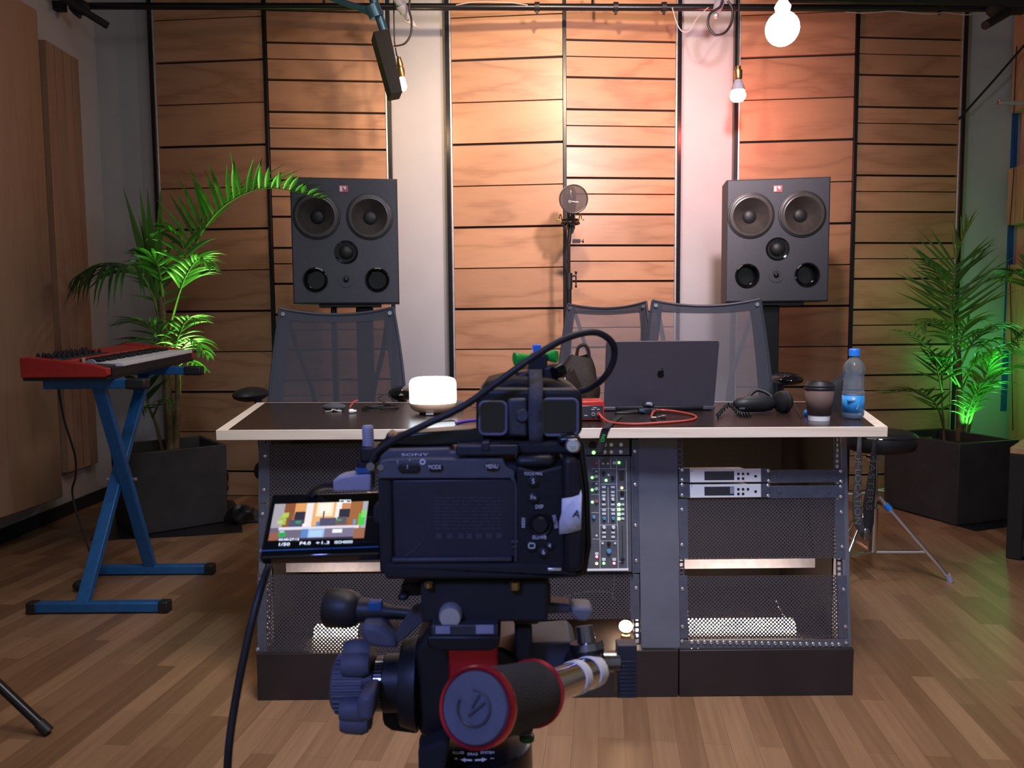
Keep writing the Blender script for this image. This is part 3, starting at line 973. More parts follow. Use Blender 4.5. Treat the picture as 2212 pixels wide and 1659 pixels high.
def inset(poly, ds):
    n = len(poly); out = []
    cen = sum(poly, Vector())/n
    lines = []
    for i in range(n):
        a, b = poly[i], poly[(i + 1) % n]
        t = (b - a).normalized(); nn = Vector((-t.y, t.x, 0))
        if (cen - a).dot(nn) < 0: nn = -nn
        lines.append((a + nn*ds[i], t))
    for i in range(n):
        p, t = lines[i - 1]; q, s = lines[i]
        k = ((q - p).x*s.y - (q - p).y*s.x)/(t.x*s.y - t.y*s.x)
        out.append(p + t*k)
    return out


ins = inset([FL, FR_, BR, BL], [0.004, 0.034, 0.016, 0.034])
obj('dark_surface', MB().prism([p + Vector((0, 0, 0.0)) for p in ins], (0, 0, -0.004)), 'top', top)
# carcass
XA, XB = -0.752, 0.990
b1 = (-0.734, -0.245); b2 = (-0.127, 0.371); b3 = (0.487, 0.971)
def side(x0, x1, extra=0.0, zb=0.0):
    prof = [(2.272 - extra, 0.771), (2.205 - extra, 0.142), (2.205 - extra, zb), (2.78, zb), (2.78, 0.771)]
    return MB().prism([(x0, y, z) for y, z in prof], (x1 - x0, 0, 0))
obj('side_panel', side(XA, b1[0]), 'desk', desk, bevel=0.002)
obj('side_panel', side(b3[1] + .0, XB), 'desk', desk, bevel=0.002)
for a, b in ((b1[1], b2[0]), (b2[1], b3[0])):
    d = obj('divider', side(a, b, 0.004, 0.142), 'desk', desk, bevel=0.002)
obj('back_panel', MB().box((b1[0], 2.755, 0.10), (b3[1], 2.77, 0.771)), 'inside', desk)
obj('bottom_board', MB().box((b1[0], 2.215, 0.0), (b3[1], 2.754, 0.132)), 'deskdark', desk)
obj('kick_board', MB().box((XA, 2.188, 0.0), (0.4785, 2.206, 0.140)), 'deskdark', desk, bevel=0.002)
obj('kick_board', MB().box((0.4815, 2.188, 0.0), (XB, 2.206, 0.140)), 'deskdark', desk, bevel=0.002)
for bay in (b1, b2, b3):
    for sgn, x in ((1, bay[0]), (-1, bay[1])):
        mb = MB(); w = 0.018
        xa, xb = (x, x + w) if sgn > 0 else (x - w, x)
        mb.box((xa, 0.018, -.010), (xa + .0045, 0.655, -.008), MR); mb.box((xb - .0045, 0.018, -.010), (xb, 0.655, -.008), MR)
        k = 0.018
        while k < 0.655:
            mb.box((xa, k, -.010), (xb, k + .006, -.008), MR); k += 0.01587
        obj('rack_rail', mb, 'ear', desk)
# a cross bar inside each outer bay
obj('cross_bar', MB().box((b3[0], 2.43, 0.305), (b3[1], 2.445, 0.335)), 'lav', desk)
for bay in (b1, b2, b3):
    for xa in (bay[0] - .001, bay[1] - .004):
        obj('shade_lining', MB().box((xa, 2.30, 0.133), (xa + .005, 2.754, 0.770)), 'inside', desk)  # dark sheets added so the bay sides stay in shade
obj('cross_bar', MB().box((b1[0], 2.43, 0.305), (b1[1], 2.445, 0.335)), 'lav', desk)


def screw_at(parent, px, py, n=0.002):
    p = rpt(px, py, n)
    return obj('screw', MB().lathe([(0, .0052), (.6, .0052), (1, .0030), (1, .0018), (.5, .0016), (.5, 0)], p, p + N_AX*.003, 14, cap=False), 'steel', parent)


def perf_panel(x0, y0, x1, y1, screws, label, ear=20):
    c = rpt((x0 + x1)/2, y1, 0)
    t = thing('perforated_rack_panel', c, label, 'rack panel', 'perforated rack panels')
    obj('perforated_sheet', rbox(MB(), x0 + ear, y0, x1 - ear, y1, 0, .0012), 'perf', t)
    for a, b in ((x0, x0 + ear), (x1 - ear, x1)):
        obj('mounting_ear', rbox(MB(), a, y0, b, y1, 0, .002), 'ear', t, bevel=0.0006, seg=1)
    for s in screws:
        screw_at(t, *s)
    return t


perf_panel(562, 958, 926, 1086, [(573, 985), (570, 1058), (915, 985), (915, 1058)], 'uppermost perforated panel of the rack bay behind the flip-out screen')
perf_panel(560, 1088, 926, 1212, [(567, 1110), (564, 1190), (915, 1110), (915, 1190)], 'second perforated panel of the bay behind the flip-out screen')
perf_panel(556, 1240, 928, 1433, [(563, 1251), (557, 1402), (917, 1252), (918, 1402)], 'lowest perforated panel of the bay by the blue cable, lamp glowing behind')
perf_panel(1012, 1240, 1381, 1338, [(1374, 1270), (1022, 1270)], 'perforated panel directly below the mixing console')
perf_panel(1466, 1078, 1824, 1207, [(1473, 1101), (1473, 1177), (1817, 1106), (1819, 1181)], 'perforated panel below the two silver receivers')
perf_panel(1466, 1243, 1830, 1379, [(1822, 1273), (1826, 1353), (1474, 1272), (1474, 1353)], 'perforated panel above the patch bay, tube lamp glowing behind')


# ---- silver receivers with brackets
def receiver(y0, dy, sc, lit, label):
    t = thing('wireless_receiver', rpt(1565, y0 + 29, 0), label, 'receiver', 'silver wireless receivers')
    obj('chassis', rbox(MB(), 1492, y0 + 9, 1639, y0 + 28, -.20, .004), 'silver', t)
    obj('front_panel', rbox(MB(), 1489, y0, 1642, y0 + 28.5, .004, .009), 'silver', t, bevel=0.001)
    obj('display', rbox(MB(), 1520, y0 + 5, 1584, y0 + 24, .009, .0095), 'lcd', t)
    if lit:
        obj('display_tab', rbox(MB(), 1575, y0 + 5.5, 1583.5, y0 + 20, .0095, .0098), 'lav', t)
    for bx, by in ((1593, 10.5), (1603, 10.5), (1613.5, 10.5), (1593, 20.5), (1603, 20.5), (1630, 15.5)):
        p = rpt(bx, y0 + by, .009)
        obj('button', MB().cyl(p, p + N_AX*.0016, .0038, n=14), 'black', t)
    p = rpt(1493, y0 + 4, .0092)
    obj('maker_mark', MB().cyl(p, p + N_AX*.0005, .002, n=8), 'lav', t)
    for a, b in ((1466, 1489.5), (1641.5, 1662)):
        obj('bracket', rbox(MB(), a, y0 - .5, b, y0 + 29, 0, .003), 'ear', t, bevel=0.0006, seg=1)
    for s in sc:
        screw_at(t, *s, n=.003)
    return t


receiver(1012.5, 0, [(1473, 1015), (1473, 1037), (1659, 1017), (1660, 1039)], False, 'upper silver receiver with unlit display, in the rack under the coffee cup side')
receiver(1045.5, 0, [(1473, 1047.5), (1473, 1070), (1658.5, 1049), (1659, 1071)], True, 'lower silver receiver with pale mark on its display, above a perforated panel')


def blank(y0, y1, sc, label):
    t = thing('blank_rack_plate', rpt(1740, y1, 0), label, 'rack plate', 'blank half width rack plates')
    obj('plate', rbox(MB(), 1662.5, y0, 1824, y1, 0, .003), 'ear', t, bevel=0.0008)
    for bx in (1683.5, 1790):
        p = rpt(bx, (y0 + y1)/2 - 1, .003)
        obj('boss', MB().lathe([(0, .008), (.6, .0075), (1, .004)], p, p + N_AX*.0025, 18), 'ear', t)
    for s in sc:
        screw_at(t, *s, n=.003)
    return t


blank(1015, 1042, [(1815, 1018), (1816, 1040)], 'upper dark blank plate beside the upper silver receiver')
blank(1048.5, 1076, [(1815, 1051), (1815.5, 1073)], 'lower dark blank plate beside the lower silver receiver')

# ---- patch bay
t = thing('patch_bay', rpt(1650, 1418, 0), 'long jack patch bay with two rows of sockets at the rack bottom', 'patch bay')
obj('front_plate', rbox(MB(), 1467, 1381.5, 1834, 1418, 0, .003), 'mixer', t, bevel=0.0008)
obj('chassis', rbox(MB(), 1490, 1384, 1812, 1416, -.05, 0), 'blackmatte', t)
for k in range(24):
    f = k/23
    for r_, (ya, yb) in enumerate(((1386.6, 1391.5), (1403.2, 1408.2))):
        p = rpt(1493.6 + (1811 - 1493.6)*f, ya + (yb - ya)*f, .003)
        obj('socket', MB().lathe([(0, .0056), (.7, .0056), (1, .0046), (1, .0028), (.1, .0026), (.1, 0)], p, p + N_AX*.003, 12, cap=False), 'steel', t)
mk = MB()
for k in range(24):
    f = k/23
    x = 1493.6 + (1811 - 1493.6)*f; y = 1395 + 5*f
    rbox(mk, x - .6, y - 2, x + .6, y + 2, .003, .0032)
rbox(mk, 1475, 1399, 1489, 1400, .003, .0032); rbox(mk, 1816, 1404, 1826, 1405, .003, .0032)
obj('printed_lines', mk, 'dimink', t)
for s in ((1473, 1382.5 + 2), (1474, 1413), (1827, 1388), (1828, 1413)):
    screw_at(t, *s, n=.003)

# ---- mixing console, upright in the middle rack
t = thing('mixing_console', rpt(1195, 1236, 0), 'upright mixing console with green lit buttons, half hidden by the camera', 'mixer')


def mp(cx, cy): return 1220 + cx/5.027, 930 + cy/5.027


obj('jack_panel', rbox(MB(), 1028, 950, 1359, 983.5, -.03, .010), 'mixer', t, bevel=0.001)
obj('channel_panel', rbox(MB(), 1028, 986, 1362, 1235, -.03, .012), 'mixer', t, bevel=0.001)
obj('side_cheek', rbox(MB(), 1362.5, 986, 1366, 1236, -.03, .016), 'ear', t)
obj('front_strip', rbox(MB(), 1180, 1226.5, 1356, 1231, .012, .0135), 'silver', t)
for a, b in ((1366, 1381), (1012, 1027)):
    e = obj('mounting_ear', rbox(MB(), a, 950, b, 1237, 0, .003), 'ear', t)
for s in ((1371, 975), (1371.5, 1047), (1372.5, 1135), (1374, 1211)):
    screw_at(t, *s, n=.003)
NP = .012
ln = MB()


def vl(x, y0, y1):
    a = mp(x, y0); b = mp(x, y1)
    rbox(ln, a[0] - .45, a[1], b[0] + .45, b[1], NP, NP + .0003)


def hl(x0, x1, y):
    a = mp(x0, y); b = mp(x1, y)
    rbox(ln, a[0], a[1] - .4, b[0], b[1] + .4, NP, NP + .0003)


vl(373, 310, 1515); vl(560, 310, 1020); vl(572, 1020, 1515); vl(668, 310, 1515); vl(466, 610, 1000); vl(492, 310, 405)
for x0, x1, y in ((285, 555, 410), (380, 555, 577), (285, 370, 548), (285, 370, 690), (285, 365, 884), (380, 560, 842), (380, 560, 1018), (380, 560, 1190), (570, 662, 645), (570, 662, 415), (300, 370, 1170), (580, 640, 1412)):
    hl(x0, x1, y)
obj('printed_lines', ln, 'knob_grey', t)


def btn(x, y, w=9, h=5, m='knob_grey', nm='button'):
    a = mp(x, y)
    return obj(nm, rbox(MB(), a[0] - w/2, a[1] - h/2, a[0] + w/2, a[1] + h/2, NP, NP + .003), m, t, bevel=0.0005, seg=1)


def knb(x, y, r, m, nm='knob', hgt=.008):
    a = mp(x, y); p = rpt(a[0], a[1], NP if y > 270 else .010)
    return obj(nm, MB().lathe([(0, r), (.8, r*.88), (1, r*.7)], p, p + N_AX*hgt, 14), m, t)


for x in (430, 500, 605):
    for y in (150, 230):
        a = mp(x, y); p = rpt(a[0], a[1], .010)
        obj('jack_socket', MB().lathe([(0, .0062), (.7, .0062), (1, .005), (1, .003), (.1, .003), (.1, 0)], p, p + N_AX*.003, 14, cap=False), 'steel', t)
knb(300, 157, .0115, 'black', 'headphone_socket', .006)
knb(310, 237, .0055, 'ledgreen', 'power_light', .002)
knb(335, 347, .0058, 'knob_red'); knb(530, 347, .0058, 'knob_grey')
for x, y in ((410, 355), (462, 355), (338, 440), (338, 573), (470, 478), (340, 1133), (405, 1217), (540, 1217)):
    btn(x, y, 4.6, 4.2)
for x, y in ((338, 493), (338, 627), (417, 740), (515, 740), (421, 1045), (521, 1045)):
    knb(x, y, .0056, 'knob_grey')
knb(340, 762, .0056, 'knob_red')
for x, y in ((417, 457), (515, 510), (473, 1217), (617, 673)):
    knb(x, y, .0058, 'black')
for x, y in ((423, 947), (519, 947), (310, 935)):
    knb(x, y, .0056, 'knob_blue')
knb(473, 1303, .0075, 'knob_blue')
for x in (417, 515):
    for y in (610, 663, 700, 797, 858, 897, 1100, 1147):
        btn(x + (y > 800)*3, y, 8, 4.6)
btn(615, 737, 8, 4.6)
for y in (797, 850, 900, 950):
    btn(624, y, 6, 4.6)
    knb(583, y + 2, .0050, 'ledgreen', 'indicator_light', .003)
for x, y, m in ((293, 507, 'ledgreen'), (293, 640, 'ledgreen'), (295, 772, 'ledgreen'), (443, 537, 'ledgreen'), (583, 345, 'ledgreen'), (613, 618, 'ledamber'), (342, 1362, 'ledred'), (342, 1435, 'ledamber'), (418, 1433, 'ledgreen'), (530, 1433, 'ledred')):
    knb(x, y, .0042, m, 'indicator_light', .003)
for x, y in ((342, 1328), (418, 1390), (530, 1390)):
    btn(x, y, 8, 6)
a = mp(583, 432); b = mp(640, 540)
obj('meter_window', rbox(MB(), a[0], a[1], b[0], b[1], NP, NP + .0006), 'deskdark', t)
a = mp(617, 1020); b = mp(624, 1400)
obj('fader_slot', rbox(MB(), a[0], a[1], b[0], b[1], NP, NP + .0004), 'gloss', t)
a = mp(602, 1372); b = mp(640, 1400)
obj('fader_cap', rbox(MB(), a[0], a[1], b[0], b[1], NP, NP + .010), 'black', t, bevel=0.001)
for x, y, w in ((650, 737, 4), (620, 772, 8), (620, 975, 8), (336, 396, 6), (336, 668, 5), (410, 382, 8), (530, 398, 8), (620, 380, 5), (465, 188, 14), (605, 188, 6)):
    pass


# ---- lamps glowing inside the racks
def tube_lamp(px0, px1, py, Y, label, power):
    a = PY(px0, py, Y); b = PY(px1, py, Y); b.z = a.z
    r = 0.030
    t = thing('tube_lamp', (a + b)/2, label, 'lamp')
    obj('tube', MB().cyl(a, b, r, n=16), 'tube', t)
    for p, s in ((a, -1), (b, 1)):
        obj('end_cap', MB().cyl(p, p + Vector((s*.025, 0, 0)), r*1.04, n=16).box((p.x + s*.005 - .006, p.y - .012, 0.132), (p.x + s*.005 + .006, p.y + .012, p.z)), 'black', t)
    lamp('AREA', 'tube_light', ((a + b)/2) + Vector((0, 0.03, 0.04)), power, (1.0, 0.62, 0.33), ((a + b)/2) + Vector((0, 0.25, 0.35)), (b - a).length*.8, size_y=.03)
    return t


tube_lamp(1484, 1712, 1358, 2.36, 'bright warm tube lamp lying behind the perforated panel above the patch bay', 0.5)
tube_lamp(682, 776, 1370, 2.36, 'short warm tube lamp behind the lowest panel by the blue cable', 0.4)


def rack_bulb(px, py, Y, r, label, power):
    c = PY(px, py, Y)
    t = thing('rack_bulb', (c.x, c.y, 0.132), label, 'lamp')
    obj('globe', MB().ball(c, r, 18, 12, (1, 1, .85)), 'tube', t)
    obj('socket', MB().lathe([(0, .016), (.5, .016), (.6, .011), (1, .013)], (c.x, c.y, 0.132), c - Vector((0, 0, r*.6)), 16), 'brass', t)
    lamp('POINT', 'rack_bulb_light', c + Vector((0, .03, r + .02)), power, (1.0, 0.62, 0.33), size=.015)


rack_bulb(1352, 1353, 2.30, 0.021, 'small warm bulb glowing in the open slot below the console panel', 0.8)
rack_bulb(594, 1368, 2.36, 0.012, 'tiny warm bulb glowing at the outer end of the lowest perforated panel', 0.5)
loop_cable('rack_wire', [(1327, 1240), (1327, 1262), (1322, 1285), (1330, 1300)], 2.24, .0018, 'greycord', 'pale thin wire hanging just behind the panel below the console')
loop_cable('rack_wire', [(1185, 1296), (1215, 1290), (1255, 1280), (1285, 1276), (1318, 1280)], 2.25, .0018, 'greycord', 'pale thin wire curving level behind the panel below the console')
loop_cable('rack_wire', [(1677, 1297), (1683, 1312), (1690, 1324), (1702, 1338)], 2.30, .0022, 'greycord', 'short pale wire behind the panel above the patch bay')

# ================================================================== THINGS ON THE DESK
# glowing diffuser lamp
p = T(936, 893)
t = thing('glowing_table_lamp', p, 'squat glowing white lamp on a rounded wooden base', 'lamp')
k = p.y/F_PX
obj('shade', MB().lathe([(0, 49*k), (.05, 50.5*k), (.1, 51*k), (.75, 51*k), (.88, 49*k), (.96, 44*k), (1, 36*k), (1, 0)], p + up*24*k, p + up*79*k, 40), 'lampwhite', t)
obj('base', MB().lathe([(0, 33*k), (.15, 41*k), (.5, 49*k), (.9, 51*k), (1, 50.5*k)], p + up*4*k, p + up*24*k, 40), 'basewood', t)
obj('foot', MB().cyl(p, p + up*4.2*k, 30*k, n=28), 'black', t)
q = p + Vector((-3*k, -47*k, 7*k))
obj('button', MB().box(q + Vector((-8*k, 0, -5*k)), q + Vector((8*k, 10*k, -1*k))), 'alu', t)
lamp('POINT', 'table_lamp_light', p + up*100*k, 1.2, (0.82, 0.91, 1.0), size=.05)

# little things near the front left
t = thing('glasses_case', T(722, 889), 'grey soft pouch with pale cord lying on the desk', 'pouch')
c = T(722, 887)
obj('pouch', MB().ball(c + up*.013, .05, 18, 10, (.82, .55, .27)), 'velcro', t)
obj('cord', MB().tube(spline([c + Vector((-.02, -.045, .002)), c + Vector((0, -.046, .004)), c + Vector((.004, -.04, .008)), c + Vector((.025, -.042, .003)), c + Vector((.032, -.036, .003)), c + Vector((.02, -.032, .006))], 6), .0022, 6), 'greycord', t)
c = T(761, 893)
tag(obj('white_adapter', MB().lathe([(0, .004), (.1, .007), (.6, .007), (.65, .004), (1, .004)], c + Vector((-.012, 0, .0075)), c + Vector((.013, .004, .0075)), 12), 'white'), 'tiny white plug lying beside the grey pouch', 'plug')
c = T(754, 880)
tag(obj('red_strap', MB().prism([c, c + Vector((.006, 0, 0)), c + Vector((.016, .02, .018)), c + Vector((.028, .03, .021)), c + Vector((.016, .032, .021)), c + Vector((.008, .02, .016))], (0, .004, .002)), 'redcable'), 'small red strap sticking up beside the white plug', 'strap')
c = T(822, 884)
pts = []
for i in range(60):
    a = i*.42; r = .052 + .012*math.sin(i*.9)
    pts.append(c + Vector((math.cos(a)*r*1.0, math.sin(a)*r*1.5, .003 + .0006*i/4)))
pts += spline([pts[-1], c + Vector((-.01, .03, .03)), c + Vector((.0, .035, .045)), c + Vector((.02, .04, .05)), c + Vector((.04, .05, .02))], 6)
tag(obj('coiled_thin_cable', MB().tube(pts, .0018, 6), 'cord'), 'thin dark earphone cable coiled between red strap and glowing lamp', 'cable')
c = T(993, 884)
t = thing('small_charger', c, 'small dark charger block beside the glowing lamp', 'charger')
obj('block', MB().box(c + Vector((-.012, 0, 0)), c + Vector((.010, .04, .026))), 'velcro', t, bevel=.003)
obj('cable', MB().tube(spline([c + Vector((.01, .02, .012)), c + Vector((.03, .02, .012)), c + Vector((.05, .02, .004)), c + Vector((.09, .0, .003))], 6), .002, 6), 'cord', t)
t = thing('bunch_of_keys', T(962, 909), 'silver keys lying near the desk edge below the glowing lamp', 'keys')
for i, (px, py, a) in enumerate(((945, 911, .3), (968, 909, -.4), (990, 912, .9))):
    c = T(px, py); d = Vector((math.cos(a), math.sin(a), 0))
    obj('key', MB().cyl(c + up*.0005, c + up*.003, .010, n=14).prism([c + d*.008 + Vector((-d.y, d.x, 0))*.003, c + d*.035 + Vector((-d.y, d.x, 0))*.003, c + d*.035 - Vector((-d.y, d.x, 0))*.003, c + d*.008 - Vector((-d.y, d.x, 0))*.003], (0, 0, .0025)), 'chrome', t)
tag(obj('purple_cable', MB().tube(spline([T(985, 917) + up*.004, T(1005, 912) + up*.004, T(1040, 908) + up*.004, T(1090, 900) + up*.004, T(1130, 885) + up*.004]), .004, 8), 'purple'), 'purple cable on the desk running behind the camera', 'cable')

# red audio interface
c = T(1305, 910); k = c.y/F_PX
t = thing('audio_interface', c + Vector((-.07, .05, 0)), 'red audio interface with dark front next to the laptop', 'audio interface')
x1 = c.x; x0 = x1 - .15
hh = 44*k
yA = c.y - .004
obj('case', MB().box((x0, yA, ZT + .004), (x1, yA + .10, ZT + hh)), 'red', t, bevel=.003)
obj('front_panel', MB().box((x0 + .006, yA - .002, ZT + .009), (x1 - .004, yA + .002, ZT + hh - .012)), 'lcd', t, bevel=.002)
for fx in (x0 + .01, x1 - .02):
    obj('foot', MB().box((fx, yA + .01, ZT), (fx + .01, yA + .09, ZT + .004)), 'rubber', t)
for dx, m in ((-.033, 'steel'), (-.017, 'redcable')):
    q = Vector((x1 + dx, yA - .002, ZT + .022))
    obj('headphone_jack', MB().lathe([(0, .0065), (1, .0055), (1, .003), (0, .003)], q, q + Vector((0, -.004, 0)), 14, cap=False), m, t)
mk = MB()
for dx, w, z in ((-.034, .010, .036), (-.018, .008, .036), (-.028, .012, .041), (-.055, .010, .018)):
    mk.box((x1 + dx - w/2, yA - .0024, ZT + z), (x1 + dx + w/2, yA - .002, ZT + z + .0016))
obj('printed_marks', mk, 'knob_grey', t)
q = Vector((x1 - .017, yA - .006, ZT + .022))
tag(obj('red_cable', MB().tube(spline([q, q + Vector((.004, -.01, -.002)), T(1303, 913) + up*.012, T(1322, 916) + up*.004, T(1370, 919) + up*.004, T(1425, 916.5) + up*.004, T(1480, 912) + up*.004, T(1503, 906) + up*.004, T(1496, 899) + up*.004, T(1460, 894) + up*.008, T(1425, 892.5) + up*.010, T(1411, 897) + up*.010, T(1406, 908) + up*.004]), .0036, 8), 'redcable'), 'red cable looping over the desk in front of the laptop', 'cable')
q = Vector((x1 - .045, yA + .10, ZT + .03))
tag(obj('white_cable', MB().tube(spline([q, q + Vector((.004, .012, .02)), q + Vector((.02, .012, .026)), q + Vector((.036, .012, .018)), q + Vector((.042, .02, -.026))]), .003, 8), 'white'), 'white cable arching behind the red audio interface', 'cable')

# laptop
c0 = T(1303, 889); c1 = T(1545, 887)
yh = (c0.y + c1.y)/2; xa, xb = c0.x, c1.x
xm = (xa + xb)/2
t = thing('laptop', (xm, yh, ZT), 'open dark grey laptop seen from behind its lid', 'laptop')
obj('base', MB().box((xa, yh, ZT + .002), (xb, yh + .235, ZT + .016)), 'laptop', t, bevel=.004)
zt_ = PY(1424, 737, yh - .055).z
La = Vector((0, yh + .004, ZT + .014)); Lb = Vector((0, yh - .055, zt_))
ly = (Lb - La).normalized(); lx = Vector((1, 0, 0)); lz = lx.cross(ly)
LM = Matrix((lx, ly, lz)).transposed().to_4x4(); LM.translation = Vector((xm, La.y, La.z))
lh = (Lb - La).length; lw = (xb - xa)*.985
def rrect(w, h, r, n=5):
    out = []
    for cx, cy, a0 in ((w/2 - r, h - r, 0), (-w/2 + r, h - r, 90), (-w/2 + r, r, 180), (w/2 - r, r, 270)):
        for i in range(n + 1):
            a = R(a0 + 90*i/n); out.append((cx + r*math.cos(a), cy + r*math.sin(a)))
    return out
lid = obj('lid', MB().prism([LM @ Vector((x, y, 0)) for x, y in rrect(lw, lh, .010)], lz*-.006), 'laptop', t, bevel=.0012)
obj('hinge', MB().box((xa + .04, yh - .004, ZT + .006), (xb - .04, yh + .008, ZT + .017)), 'black', t, bevel=.003)
for fx in (xa + .02, xb - .03):
    for fy in (yh + .02, yh + .21):
        obj('foot', MB().cyl((fx, fy, ZT), (fx, fy, ZT + .003), .007, n=12), 'rubber', t)
# emblem: bitten fruit and its leaf
ey = lh*.505
ap = [(0, 9.2), (1.8, 10.2), (4.4, 10.3), (7.0, 9.0), (8.3, 7.2), (6.6, 5.6), (6.0, 3.2), (6.7, .8), (8.9, -1.0), (7.6, -4.2), (5.6, -7.3), (3.6, -8.8), (1.6, -8.4), (0, -7.9), (-1.6, -8.4), (-3.6, -8.8), (-5.8, -7.4), (-8.0, -3.8), (-9.0, .2), (-8.8, 4.2), (-7.4, 7.8), (-4.8, 10.0), (-2.2, 10.1)]
kk = .0013
def em(x, y): return LM @ Vector((x*kk, ey + y*kk - .001, 0))
mb = MB().prism([em(x, y) for x, y in ap], lz*.0006)
mb.prism([em(x, y) for x, y in ((.3, 11.2), (.6, 13.0), (2.0, 15.0), (4.2, 16.2), (4.3, 14.4), (3.2, 12.4), (1.6, 11.3))], lz*.0006)
obj('emblem', mb, 'logo', lid)
# dongles and loose cables in front of the laptop
t = thing('cable_adapter', T(1395, 893), 'black adapter with short plugs lying in front of the laptop', 'adapter')
c = T(1395, 893)
obj('body', MB().cbox(c + up*.009, (.05, .03, .018)).cbox(c + Vector((.012, .02, .024)), (.035, .02, .012)), 'black', t, bevel=.003)
for (dx, dy, dz, m) in ((-.02, -.015, .010, 'mutedblue'), (.018, -.018, .013, 'chrome'), (.006, .01, .030, 'lav')):
    q = c + Vector((dx, dy, dz))
    obj('plug', MB().cyl(q, q + Vector((.012, -.012, 0)), .006, n=12), m, t)
obj('lead', MB().tube(spline([c + Vector((-.02, 0, .006)), c + Vector((-.06, -.01, .004)), c + Vector((-.10, -.006, .004)), c + Vector((-.06, .012, .005)), c + Vector((-.02, .01, .008))], 6), .004, 8), 'cord', t)
for px, py, lb in ((1407, 909, 'silver jack plug at the end of the red cable'), (1428, 905, 'silver plug lying a little behind the red cable end')):
    c = T(px, py)
    tag(obj('jack_plug', MB().lathe([(0, .002), (.4, .003), (.45, .006), (1, .006)], c + Vector((-.012, -.004, .006)), c + Vector((.014, .006, .006)), 12), 'chrome'), lb, 'plug')
# lanyard over the front edge
e = T(1308, 924)
rib = [T(1338, 902) + up*.003, T(1322, 914) + up*.003, Vector((e.x + .004, FL.y - .001, ZT + .004)), Vector((e.x - .004, FL.y - .008, ZT - .010)), Vector((e.x - .012, FL.y - .009, ZT - .045)), Vector((e.x - .018, FL.y - .009, ZT - .072))]
front_y = lambda x: FL.y + (FR_.y - FL.y)*(x - FL.x)/(FR_.x - FL.x)
for i in (2, 3, 4, 5):
    rib[i].y = front_y(rib[i].x) - (.004 if i == 2 else .007)
mb = MB()
wv = Vector((.011, .004, 0))
pp = spline(rib, 5)
mb.add([q + wv*s for q in pp for s in (-1, 1)], [(2*i, 2*i + 1, 2*i + 3, 2*i + 2) for i in range(len(pp) - 1)])
t = thing('lanyard', rib[2], 'black lanyard with green lettering hanging over the desk edge', 'lanyard')
obj('ribbon', mb, 'cloth', t, solid=.0015)
text('lettering', 'ON', (rib[4] + rib[3])/2 + Vector((0, -.0035, 0)), Vector((.25, 0, 1)), Vector((-1, 0, .25)), .014, 'green', t)

# headphones with coiled lead
c = T(1625, 890); k = c.y/F_PX
t = thing('headphones', c, 'black closed headphones with blue mark lying on the desk', 'headphones')
a = T(1585, 893) + up*.0285; b = T(1672, 891) + up*.030
obj('ear_cup', MB().lathe([(0, .010), (.08, .020), (.3, .026), (.75, .027), (.92, .022), (1, .012)], a, b, 20), 'black', t)
h0 = T(1615, 890) + up*.036; h1 = T(1668, 890) + up*.036
obj('headband', MB().tube(spline([h0, h0 + up*.020 + Vector((.012, .01, 0)), (h0 + h1)/2 + up*.034 + Vector((0, .02, 0)), h1 + up*.020 + Vector((-.006, .01, 0)), h1], 7), .006, 10), 'rubber', t)
q = T(1690, 892) + up*.036
obj('ear_cup', MB().lathe([(0, .022), (.2, .034), (.55, .036), (.7, .030), (1, .026)], q + Vector((-.02, -.008, 0)), q + Vector((.020, .006, 0)), 24), 'black', t)
obj('cushion', MB().tube([q + Vector((.012, math.cos(g)*.026, math.sin(g)*.027)) for g in [2*PI*i/24 for i in range(24)]], .009, 8, closed=True), 'rubber', t)
obj('blue_mark', MB().cbox(T(1659, 887) + Vector((0, -.028, .026)), (.007, .004, .020)), 'bluecap', t, bevel=.002)
obj('slider', MB().cbox(T(1598, 893) + Vector((0, -.024, .018)), (.018, .004, .006)), 'velcro', t, bevel=.001)
pts = []
pth = spline([T(1548, 905) + up*.008, T(1560, 896) + up*.014, T(1575, 889) + up*.022, T(1590, 897) + up*.012, T(1603, 901) + up*.008, T(1620, 901) + up*.008], 40)
for i, q in enumerate(pth):
    g = i*.85
    pts.append(q + Vector((.002*math.sin(g*.5), math.cos(g)*.007, math.sin(g)*.007)))
obj('coiled_lead', MB().tube(pts, .0019, 6), 'rubber', t)
obj('thin_lead', MB().tube(spline([T(1695, 880) + up*.02, T(1715, 885) + up*.02, T(1727, 897) + up*.004, T(1730, 905) + up*.003], 6), .0015, 6), 'cord', t)

# coffee cup, bottle, bottle cap, cloth
p = T(1769, 908); k = p.y/F_PX
t = thing('coffee_cup', p, 'brown paper coffee cup with black lid on the desk', 'cup')
obj('cup', MB().lathe([(0, 21*k), (.005, 22*k), (1, 30*k)], p, p + up*68*k, 36), 'white', t)
obj('sleeve', MB().lathe([(0, 23.6*k), (1, 30*k)], p + up*12*k, p + up*68*k, 36, cap=False), 'cup', t, solid=.0016)
obj('lid', MB().lathe([(0, 31*k), (.12, 32*k), (.25, 31.5*k), (.3, 30.5*k), (.5, 31*k), (.6, 29*k), (.92, 26*k), (1, 25*k), (1, 21*k), (.8, 20*k), (.8, 0)], p + up*67*k, p + up*85*k, 36), 'black', t)
p = T(1842, 904); k = p.y/F_PX
t = thing('water_bottle', p, 'clear water bottle with blue cap and blue label', 'bottle')
ribs = [(0, 14), (.01, 19), (.05, 22), (.10, 22.5)]
